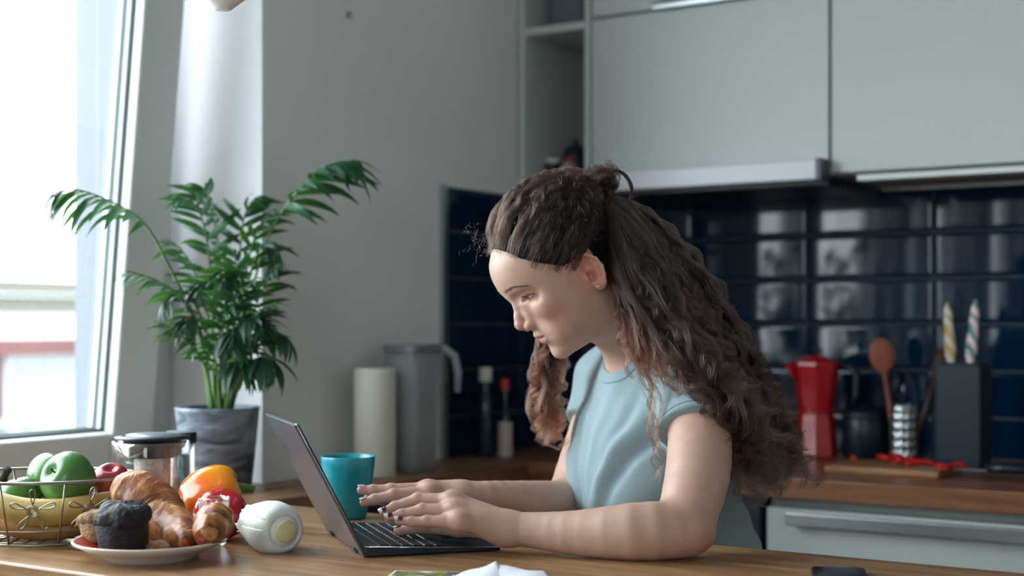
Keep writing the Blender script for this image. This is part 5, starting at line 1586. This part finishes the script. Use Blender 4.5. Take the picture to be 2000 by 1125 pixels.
# eyes, earring, nails
M_scl = mat('eye_white', (226, 222, 218), .12, coat=.3)
M_iris = mat('iris_grey', (86, 104, 104), .12, coat=.5, var=.3, scale=300)
M_pup = mat('pupil', (6, 8, 10), .08, coat=.5)
for sgn in (1, -1):
    mb = MB(); nu, nv = 32, 24
    gz = Vector((math.cos(R(14)), 0, -math.sin(R(14))))
    ro = gz.to_track_quat('Z', 'Y').to_matrix().to_4x4()
    mb.lathe([(12.0 * math.sin(PI * i / nv), 12.0 * math.cos(PI * i / nv) + (.35 if i < 4 else 0)) for i in range(nv + 1)], nu, ro)
    c = hl(EYE[0], EYE[1] * sgn, EYE[2]) - WL0
    M4 = Matrix.Translation(Vector(c)) @ Matrix([[*(HM[i] / 1000), 0] for i in range(3)] + [[0, 0, 0, 1]])
    for i in range(len(mb.f)):
        k_ = i % nv
        mb.m[i] = 2 if k_ < 2 else (1 if k_ < 4 else 0)
    mb.v = [tuple(M4 @ Vector(p_)) for p_ in mb.v]
    part('eyeball', mb, [M_scl, M_iris, M_pup], woman, True)
er = hl(-9.5, 77.5, -19.5) - WL0
Mh4 = Matrix([[*(HM[i]), er[i]] for i in range(3)] + [[0, 0, 0, 1]])
part('earring', MB().box((-.0038, -.001, -.0009), (.0038, .0012, .0009), Mh4 @ Matrix.Rotation(R(-28), 4, 'Y')), mat('gold', (226, 196, 150), .2, 1.0), woman, bevel=.0003, label='small gold bar earring')
M_nail = mat('nail_polish', (216, 196, 192), .2, coat=.4); M_nail2 = mat('nail_polish_dark', (44, 24, 48), .2, coat=.4)
for H in (HAND_N, HAND_F):
    wr = np.array(H['wrist'][:3])
    for fi, fr_ in enumerate(H['fingers'] + [H['thumb']]):
        tip, dip = np.array(fr_[3][:3]), np.array(fr_[2][:3])
        ax_ = tip - dip; ax_ /= np.linalg.norm(ax_)
        upv = np.array((0, 0, 1.0)) + (-.35 * BL if H is HAND_F else .35 * BL) * (1 if fi < 4 else -1.5)
        upv -= ax_ * (upv @ ax_); upv /= np.linalg.norm(upv); sd = np.cross(upv, ax_)
        r_ = fr_[3][3]
        mb = MB()
        def fn(u, v_):
            a = (u - .5) * 2.1 * (1 - .25 * max(0, v_ - .75) * 4 * .6)
            L_ = -.0050 + .0110 * v_
            rr = r_ * 1.05 + .0004 - .0012 * max(0, v_ - .6)
            if v_ > .6: pass
            return tuple(tip - WL0 + ax_ * (L_ - .0012 * (2 * u - 1) ** 2 * (v_ > .5)) + (upv * math.cos(a) + sd * math.sin(a)) * rr)
        mb.grid(fn, 9, 9)
        near_dark = H is HAND_N and fi in (1, 2, 3, 4)
        for i in range(len(mb.f)):
            mb.m[i] = 1 if (near_dark and i % 8 < 4) else 0
        nl = part('nail', mb, [M_nail, M_nail2], woman, True)
        sm = nl.modifiers.new('thick', 'SOLIDIFY'); sm.thickness = .0005

# stool under her
st = thing('stool', (seat[0], seat[1], 0), 'dark stool that the woman sits on behind the table', 'stool')
part('seat', MB().lathe([(0, .44), (.17, .44), (.18, .45), (.18, .465), (.17, .475), (0, .475)], 40), M_dark, st, True)
for i in range(4):
    a = PI / 4 + i * PI / 2
    part('leg', MB().tube([(.13 * math.cos(a), .13 * math.sin(a), .44), (.19 * math.cos(a), .19 * math.sin(a), 0)], .013, 10), M_dark, st, True)

# ------------------------------------------------------------------ hair
hr = np.random.default_rng(42)
EC, ER = np.array((-4, 0, 41.0)), np.array((96.5, 73, 87.0))
HLF = np.array([-34, -29, -24, 0, 6, 18, 44, 62, 75, 82, 100.0]); HLU = np.array([-46, -10, 30, 27, 15, 16, 35, 53, 77, 91, 120.0])
def loc2w(L): return HO + (np.asarray(L, float) / 1000) @ HM.T
def w2loc(Wp): return (np.asarray(Wp, float) - HO) @ HM * 1000

def skull(V):
    """surface points of the head (mm) along directions V (unit, in the scaled frame)"""
    V = np.atleast_2d(V); lo_ = np.full(len(V), .6); hi_ = np.full(len(V), 1.5)
    for _ in range(12):
        m_ = (lo_ + hi_) / 2
        Qm = EC + ER * V * m_[:, None]
        Qm[:, 1] = Qm[:, 1]
        ins = head_noear(Qm.astype(f32)) < 0
        lo_ = np.where(ins, m_, lo_); hi_ = np.where(ins, hi_, m_)
    return EC + ER * V * lo_[:, None]
def head_noear(Q):
    global NOEAR
    NOEAR = True; r_ = head_field(Q); NOEAR = False
    return r_
def hair_mat(name, c0, c1, rough=.32):
    m = bpy.data.materials.new(name); m.use_nodes = True
    nt = m.node_tree; nt.nodes.clear()
    out = nt.nodes.new('ShaderNodeOutputMaterial')
    h = nt.nodes.new('ShaderNodeBsdfHairPrincipled')
    h.parametrization = 'COLOR'
    h.inputs['Roughness'].default_value = rough; h.inputs['IOR'].default_value = 1.42; h.inputs['Radial Roughness'].default_value = .45
    hi_ = nt.nodes.new('ShaderNodeHairInfo')
    rp = nt.nodes.new('ShaderNodeValToRGB'); e = rp.color_ramp.elements
    e[0].position, e[0].color = .25, (*lin(c0), 1); e[1].position, e[1].color = 1, (*lin(c1), 1)
    nt.links.new(hi_.outputs['Intercept'], rp.inputs['Fac'])
    nt.links.new(rp.outputs['Color'], h.inputs['Color'])
    nt.links.new(h.outputs[0], out.inputs['Surface'])
    return m
M_hair = hair_mat('hair_strands', (37, 24, 19), (54, 34, 27))
M_lock_lit = hair_mat('hair_lock_lit_tips', (38, 26, 23), (98, 61, 46))  # lightened copy of the hair colour, window light put into the tips
M_brow = hair_mat('brow_hair', (50, 36, 32), (58, 42, 36), .5)
M_hairbase = mat('hair_base', (15, 17, 21), .8, var=.3, scale=90, spec=.08)
THIN = 10 ** 9
def curves_obj(name, strands, rad0, rad1, m, parent):
    hc = bpy.data.hair_curves.new(name)
    hc.add_curves([len(s) for s in strands])
    P = np.concatenate(strands) - WL0
    hc.position_data.foreach_set('vector', P.astype(f32).ravel())
    ra = hc.attributes.get('radius') or hc.attributes.new('radius', 'FLOAT', 'POINT')
    rr = np.concatenate([np.linspace(rad0, rad1, len(s)) * np.minimum(1, .3 + 5 * np.linspace(0, 1, len(s))) * (.5 if i >= THIN else 1) for i, s in enumerate(strands)])
    ra.data.foreach_set('value', rr.astype(f32))
    hc.materials.append(m)
    return link(name, hc, parent)
def resample(P, n):
    P = np.asarray(P, float)
    C = spline(P, max(n * 2, 40))
    s = np.concatenate([[0], np.cumsum(np.linalg.norm(np.diff(C, axis=0), axis=1))])
    t = np.linspace(0, s[-1], n)
    return np.stack([np.interp(t, s, C[:, k]) for k in range(3)], 1), s[-1]
def frame_of(C):
    T_ = np.gradient(C, axis=0); T_ /= np.linalg.norm(T_, axis=1)[:, None] + 1e-12
    u = np.cross(T_[0], (.3, .2, 1.0)); u /= np.linalg.norm(u)
    U = np.empty_like(C)
    for i in range(len(C)):
        u = u - T_[i] * (u @ T_[i]); u /= np.linalg.norm(u) + 1e-12; U[i] = u
    return U, np.cross(T_, U)
NOISE = .36
def lock(center, n_str, n_pts, curl, pitch, spread, strands, root_spread=1.0, tight=.5, frizz=.0015, noise=None):
    noise = NOISE if noise is None else noise
    """a lock of strands that winds round a centre line; curl grows from root to tip"""
    C, L = resample(center, n_pts)
    U, V = frame_of(C)
    t = np.linspace(0, 1, n_pts)
    ph, dr = hr.uniform(0, 2 * PI), hr.choice([-1, 1])
    turns = L / pitch * hr.uniform(.8, 1.25)
    ang = ph + dr * 2 * PI * turns * (t + .12 * np.sin(4 * t + ph))
    amp = curl * 1.12 * (t ** 1.1) * (1 + .3 * np.sin(5 * t + ph))
    for k in range(n_str):
        a, r_ = hr.uniform(0, 2 * PI), math.sqrt(hr.uniform(0, 1)) * spread
        a2, f1 = hr.uniform(0, 2 * PI), hr.uniform(2, 5)
        pr__ = r_ * (root_spread * (1 - t) + tight * t + .15 * np.sin(f1 * 2 * t + a2)) 
        aa = a + .8 * t * hr.normal()
        an_ = ang + hr.normal() * noise * t; am_ = amp * hr.uniform(.5, 1.25)
        C2 = C + (U * np.cos(an_)[:, None] + V * np.sin(an_)[:, None]) * am_[:, None]
        s = C2 + (U * np.cos(aa)[:, None] + V * np.sin(aa)[:, None]) * pr__[:, None]
        fz = frizz * (t[:, None] ** .5) * np.stack([np.sin(hr.uniform(14, 34) * t + hr.uniform(0, 6)) for _ in range(3)], 1)
        cut = n_pts if hr.random() > .35 else int(n_pts * hr.uniform(.72, 1))
        strands.append((s + fz)[:max(cut, 6)])
strands = []
# 1. hair drawn back from the hairline to the knot on the crown
BUNL = np.array((-108.0, 4, 103.0))
nbun = (np.array((-84.0, 0, 96.0)) - EC) / ER; nbun /= np.linalg.norm(nbun)
cand = hr.normal(size=(4000, 3)); cand /= np.linalg.norm(cand, axis=1)[:, None]
sp0 = skull(cand)
cnt = 0
for v_, p_ in zip(cand, sp0):
    if cnt >= 560: break
    hu = np.interp(p_[0], HLF, HLU)
    lowlim = 32 if p_[0] < -18 else -1e9
    if p_[2] < hu - 1 or p_[2] < lowlim: continue
    edge = np.exp(-max(0, p_[2] - hu) / 12)
    if hr.random() > .40 + .60 * edge: continue
    cnt += 1
    om = math.acos(np.clip(v_ @ nbun, -1, 1))
    top = max(0, v_[2]) * (1 - .5 * abs(v_[1]))
    fr_ = max(0, v_[0])
    h0 = (4 + 15 * top + 11 * fr_ * (v_[2] > .3)) * hr.uniform(.35, 1.1)
    ts = np.linspace(0, 1, 9)
    Qd = (np.sin((1 - ts) * om)[:, None] * v_ + np.sin(ts * om)[:, None] * nbun) / max(math.sin(om), .05)
    Qd /= np.linalg.norm(Qd, axis=1)[:, None]
    Sp = skull(Qd)
    rows = []
    for t, q_, P3 in zip(ts, Qd, Sp):
        h_ = -.5 + h0 * min(1, (t * 3.6)) ** .6 * (1 - .35 * t) + 12 * t * t
        sag = np.array((0, 0, -1.0)) * 8 * math.sin(PI * t) * (1 - top) * (abs(v_[1]) > .5) * min(1, max(0, (P3[0] - 0) / 25))
        rows.append(P3 + q_ * h_ + sag)
    rows.append(BUNL + hr.normal(size=3) * (9, 9, 5))
    lock(loc2w(rows), 20, 28, .0040 * (.4 + om), .048, .0050, strands, .9, .6, .0011)
# 2. the knot and its loop
bw = loc2w(BUNL)
for i in range(70):
    ax_ = hr.normal(size=3); ax_ /= np.linalg.norm(ax_)
    e1_ = np.cross(ax_, (0, .3, 1)); e1_ /= np.linalg.norm(e1_); e2_ = np.cross(ax_, e1_)
    r_ = hr.uniform(.011, .023); off = hr.normal(size=3) * .003
    rows = [bw + off + (e1_ * math.cos(a) + e2_ * math.sin(a)) * r_ * np.array((1.25, 1.25, .8)) for a in np.linspace(0, hr.uniform(3, 5.5), 8)]
    lock(rows, 12, 22, .0015, .03, .0035, strands, 1, .8, .001)
for i in range(3):
    lock([pw(1180, 345, 2.06), pw(1200, 333 + i, 2.05), pw(1220 + i, 342, 2.045), pw(1232 + i, 362, 2.045), pw(1233, 385, 2.05), pw(1220, 402, 2.06)], 26, 26, .0008, .05, .0028, strands, .8, .8, .0006)
# 3. loose curls: guide lines in space, blended at random
def blend(guides, n, spread, n_str, curl, pitch, lspread, npts=46, end_jit=.02, conc=.6, lenj=(.8, 1.05), tight=.5, sag=0):
    G = [resample(np.array([pw(*g) for g in gd]), 14)[0] for gd in guides]
    for i in range(n):
        w = hr.dirichlet([conc] * len(G))
        C = sum(a * b for a, b in zip(w, G))
        jit = hr.normal(size=3) * spread; ej = hr.normal(size=3) * end_jit
        t = np.linspace(0, 1, len(C))[:, None]
        C = C + jit * np.minimum(1, t * 2.5 + .25) + ej * t ** 1.5
        lj = hr.uniform(*lenj); C = resample(C[:max(5, int(round(len(C) * min(lj, 1))))], 14)[0]
        loc = w2loc(C[0]); q_ = (loc - EC) / ER; q_ /= np.linalg.norm(q_)
        rows = [loc2w(EC + ER * q_ * .985), loc2w(EC + ER * q_ * 1.0 + q_ * 9)] + list(C[1:])
        lock(rows, n_str, npts, curl, pitch, lspread, strands, .9, tight)
gA = [(1190, 400, 2.00), (1225, 450, 1.975), (1290, 570, 1.955), (1345, 690, 1.935), (1405, 800, 1.94), (1465, 920, 1.98)]
gB = [(1205, 385, 2.05), (1275, 435, 2.045), (1365, 550, 2.035), (1440, 680, 2.03), (1500, 820, 2.05), (1535, 930, 2.07)]
gC = [(1202, 515, 1.985), (1225, 590, 1.958), (1282, 662, 1.935), (1350, 716, 1.905), (1410, 790, 1.895), (1445, 900, 1.93)]
gD = [(1205, 440, 2.10), (1310, 550, 2.12), (1410, 690, 2.14), (1480, 810, 2.16), (1520, 920, 2.17)]
gH = [(1198, 465, 1.99), (1235, 550, 1.96), (1310, 650, 1.925), (1385, 740, 1.90), (1445, 840, 1.93), (1490, 940, 1.99)]
blend([gA, gB, gD, gH], 190, .010, 26, .0105, .060, .0068, 50, .016, .7)
blend([gB, gD], 80, .009, 26, .0115, .058, .0068, 50, .018, .9, (.85, 1.05))
blend([gC, gH, gA], 110, .008, 26, .0105, .055, .0060, 50, .016, .7)
main_strands, strands = strands, []
NOISE = .16
# soft fall beside the neck, in front of the near shoulder
gE = [(1200, 520, 1.985), (1212, 600, 1.957), (1225, 680, 1.945), (1245, 740, 1.942)]
gE2 = [(1202, 550, 1.985), (1216, 640, 1.952), (1258, 715, 1.93), (1295, 745, 1.908)]
blend([gE, gE2, gC], 46, .005, 18, .005, .06, .0050, 40, .008, .8, (.7, 1.0))
gF = [(1204, 540, 1.98), (1222, 650, 1.948), (1258, 730, 1.930), (1275, 800, 1.930), (1272, 850, 1.930), (1290, 900, 1.935), (1275, 940, 1.935)]
blend([gF], 5, .0035, 11, .0065, .07, .0026, 50, .006, 1, (.9, 1.0), .5)
blend([gF], 2, .008, 4, .009, .06, .0018, 50, .008, 1, (.75, .9), .5)
# the far side, hanging forward under the chin
gL = [(1120, 560, 2.17), (1085, 650, 2.165), (1062, 730, 2.155), (1060, 800, 2.15), (1072, 862, 2.15)]
gM = [(1130, 560, 2.19), (1110, 660, 2.19), (1098, 740, 2.185), (1092, 810, 2.18), (1098, 868, 2.18)]
gK = [(1110, 560, 2.15), (1062, 650, 2.15), (1046, 720, 2.14), (1048, 780, 2.14), (1056, 840, 2.14)]
blend([gL, gM, gK], 62, .005, 20, .0085, .045, .0052, 50, .008, .8, (.85, 1.04))
lock_strands, strands = strands, main_strands
NOISE = .36
gN = [(1186, 372, 2.04), (1222, 420, 2.005), (1272, 520, 1.975), (1330, 650, 1.955), (1390, 770, 1.955), (1440, 880, 1.98)]
gO = [(1200, 372, 2.06), (1250, 425, 2.035), (1325, 530, 2.015), (1400, 650, 2.00), (1470, 790, 2.01), (1510, 900, 2.04)]
blend([gN, gO, gA], 90, .007, 24, .0095, .058, .0062, 48, .016, .8)
blend([gD, [(1200, 420, 2.16), (1280, 560, 2.22), (1330, 700, 2.24), (1380, 850, 2.26)]], 30, .012, 20, .010, .06, .0075, 46, .02, 1)
THIN = len(strands)
# 4. stray single hairs
nb_ = 0
for v_, p_ in zip(cand, sp0):
    hu = np.interp(p_[0], HLF, HLU)
    if not (-3 < p_[2] - hu < 10) or p_[0] < -18 or nb_ > 900: continue
    nb_ += 1
    om = math.acos(np.clip(v_ @ nbun, -1, 1)); ts = np.linspace(0, .28, 5)
    Qd = (np.sin((1 - ts) * om)[:, None] * v_ + np.sin(ts * om)[:, None] * nbun) / max(math.sin(om), .05)
    Qd /= np.linalg.norm(Qd, axis=1)[:, None]
    rows = skull(Qd) + Qd * (.3 + 5 * np.sqrt(ts / .28))[:, None]
    lock(loc2w(rows), 6, 12, .0012, .03, .0055, strands, 1, 1, .0012)
for i in range(330):
    v_ = hr.normal(size=3); v_ /= np.linalg.norm(v_)
    p_ = EC + ER * v_
    if p_[2] < max(np.interp(p_[0], HLF, HLU), 20): continue
    d_ = v_ * .8 + hr.normal(size=3) * .5; d_ /= np.linalg.norm(d_)
    Lh = hr.uniform(16, 42)
    rows = [EC + ER * v_ + v_ * 8 + d_ * Lh * t + np.array((-18 * t * t, 0, -8 * t * t)) for t in np.linspace(0, 1, 5)]
    lock(loc2w(rows), 1, 18, .0045, .02, .001, strands, 1, 1, .002)
for i in range(16):                      # frizz in front of the forehead
    rows0 = np.array((84 + hr.normal() * 3, hr.uniform(-30, 40), 100 + hr.normal() * 9))
    d_ = np.array((1, hr.normal() * .5, hr.normal() * .5)); Lh = hr.uniform(10, 30)
    lock(loc2w([rows0 + np.array((0, 0, 12)) + d_ * Lh * t for t in np.linspace(0, 1, 5)]), 1, 20, .004, .014, .001, strands, 1, 1, .002)
hair = curves_obj('hair', strands, .00030, .00017, M_hair, woman)
THIN = 10 ** 9
print('strands', len(strands))
hair['label'] = 'long curly dark brown hair half tied up in a knot'
lk_ = curves_obj('hair_lock', lock_strands, .00030, .00017, M_lock_lit, hair)
lk_['label'] = 'curly locks in front of the shoulders, coloured lighter for the window light on them'

# dark body of the hair under the strands
gp = lambda g, rs: [(*pw(*q_), r_) for q_, r_ in zip(g, rs)]
def base_field(P):
    d = np.full(len(P), .4, f32)
    if near(P, HO, .2):
        Q = tohead(P)
        f, u = Q[:, 0], Q[:, 2]
        e = head_noear(Q) - 1.6
        reg = (np.interp(f, HLF, HLU) + 11 - u).astype(f32) * .72
        d = np.minimum(d, smax(e, reg, 5) / 1000)
    if near(P, bw, .08):
        d = np.minimum(d, np.linalg.norm((P - bw.astype(f32)) @ HMf * A3((1, 1, 1.25)), axis=1) - .016)
    for c_ in BASEC:
        q_ = chain(P, c_, .006)
        d = smin(d, q_, .006)
    return d
BASEC = [gp([(a, b_, c_ + .02) for a, b_, c_ in gA[:-1]], (.004, .008, .012, .014, .012)), gp(gB[:-1], (.004, .008, .013, .015, .012)), gp([(a, b_, c_ + .01) for a, b_, c_ in gD[:-1]], (.012, .026, .034, .032, .020)),
         gp(gL[:-1], (.008, .009, .009, .006))]
lo = HO - .2; hi = HO + .2
for c_ in BASEC:
    for r_ in c_: lo = np.minimum(lo, np.array(r_[:3]) - .06); hi = np.maximum(hi, np.array(r_[:3]) + .06)
pos, quads = mesh_field(base_field, lo, hi, .0032, 1.5)
link('hair_base', np_mesh('hair_base', pos - WL0, quads, M_hairbase), hair)

# brows and lashes
def surf(l, u):
    """front of the face at (l,u), millimetres"""
    F_ = np.arange(120, 40, -.4)
    Qs = np.stack([F_, np.full_like(F_, l), np.full_like(F_, u)], 1).astype(f32)
    v_ = head_field(Qs); i = np.argmax(v_ < 0)
    return F_[i]
for sgn in (1, -1):
    st_ = []
    for i in range(170):
        t = hr.random()
        l = 13 + 36 * t; u = 30.5 + 5.0 * math.sin(min(1, t * 1.15) * PI * .62) - 5.5 * max(0, t - .62) / .38 + hr.normal() * (1.5 * (1 - .7 * t))
        L_ = 7.5 * (1 - .3 * t)
        du = .55 * (1 - 1.9 * t)
        pts = []
        for s in np.linspace(0, 1, 4):
            ll_, uu_ = l + L_ * s * .95, u + L_ * du * s - 1.0 * s * s
            pts.append((surf(ll_, uu_) + .3 + 1.0 * math.sin(PI * s) * .8, ll_ * sgn, uu_))
        st_.append(loc2w(pts))
    curves_obj('eyebrow', st_, .00016, .00007, M_brow, woman)
    st_ = []
    for i in range(90):
        x = -7.2 + 20.4 * i / 89
        w_ = math.sqrt(max(0, 1 - ((x - 3.0) / 10.4) ** 2))
        for an, L_, lift in ((-10 + 20 * w_, 8.5 * (.5 + .5 * (i / 89) ** .5), .55), (-10 - 13 * w_, 3.2, -.5)):
            if lift < 0 and i % 2: continue
            a = R(an); rr = 13.4 if True else 0
            rad_ = math.sqrt(max(1, rr * rr - x * x))
            p0 = np.array((EYE[0] + rad_ * math.cos(a), EYE[1] + x, EYE[2] + rad_ * math.sin(a)))
            fw = np.array((1.0, .25 + x * .045, -.35 if lift > 0 else -.6)); fw /= np.linalg.norm(fw)
            pts = [p0 + fw * L_ * s + np.array((0, 0, lift * L_ * s * s)) for s in np.linspace(0, 1, 5)]
            pts = [np.array((q_[0], q_[1] * sgn, q_[2])) for q_ in pts]
            st_.append(loc2w(pts))
    curves_obj('eyelashes', st_, .00027, .00006, M_brow, woman)
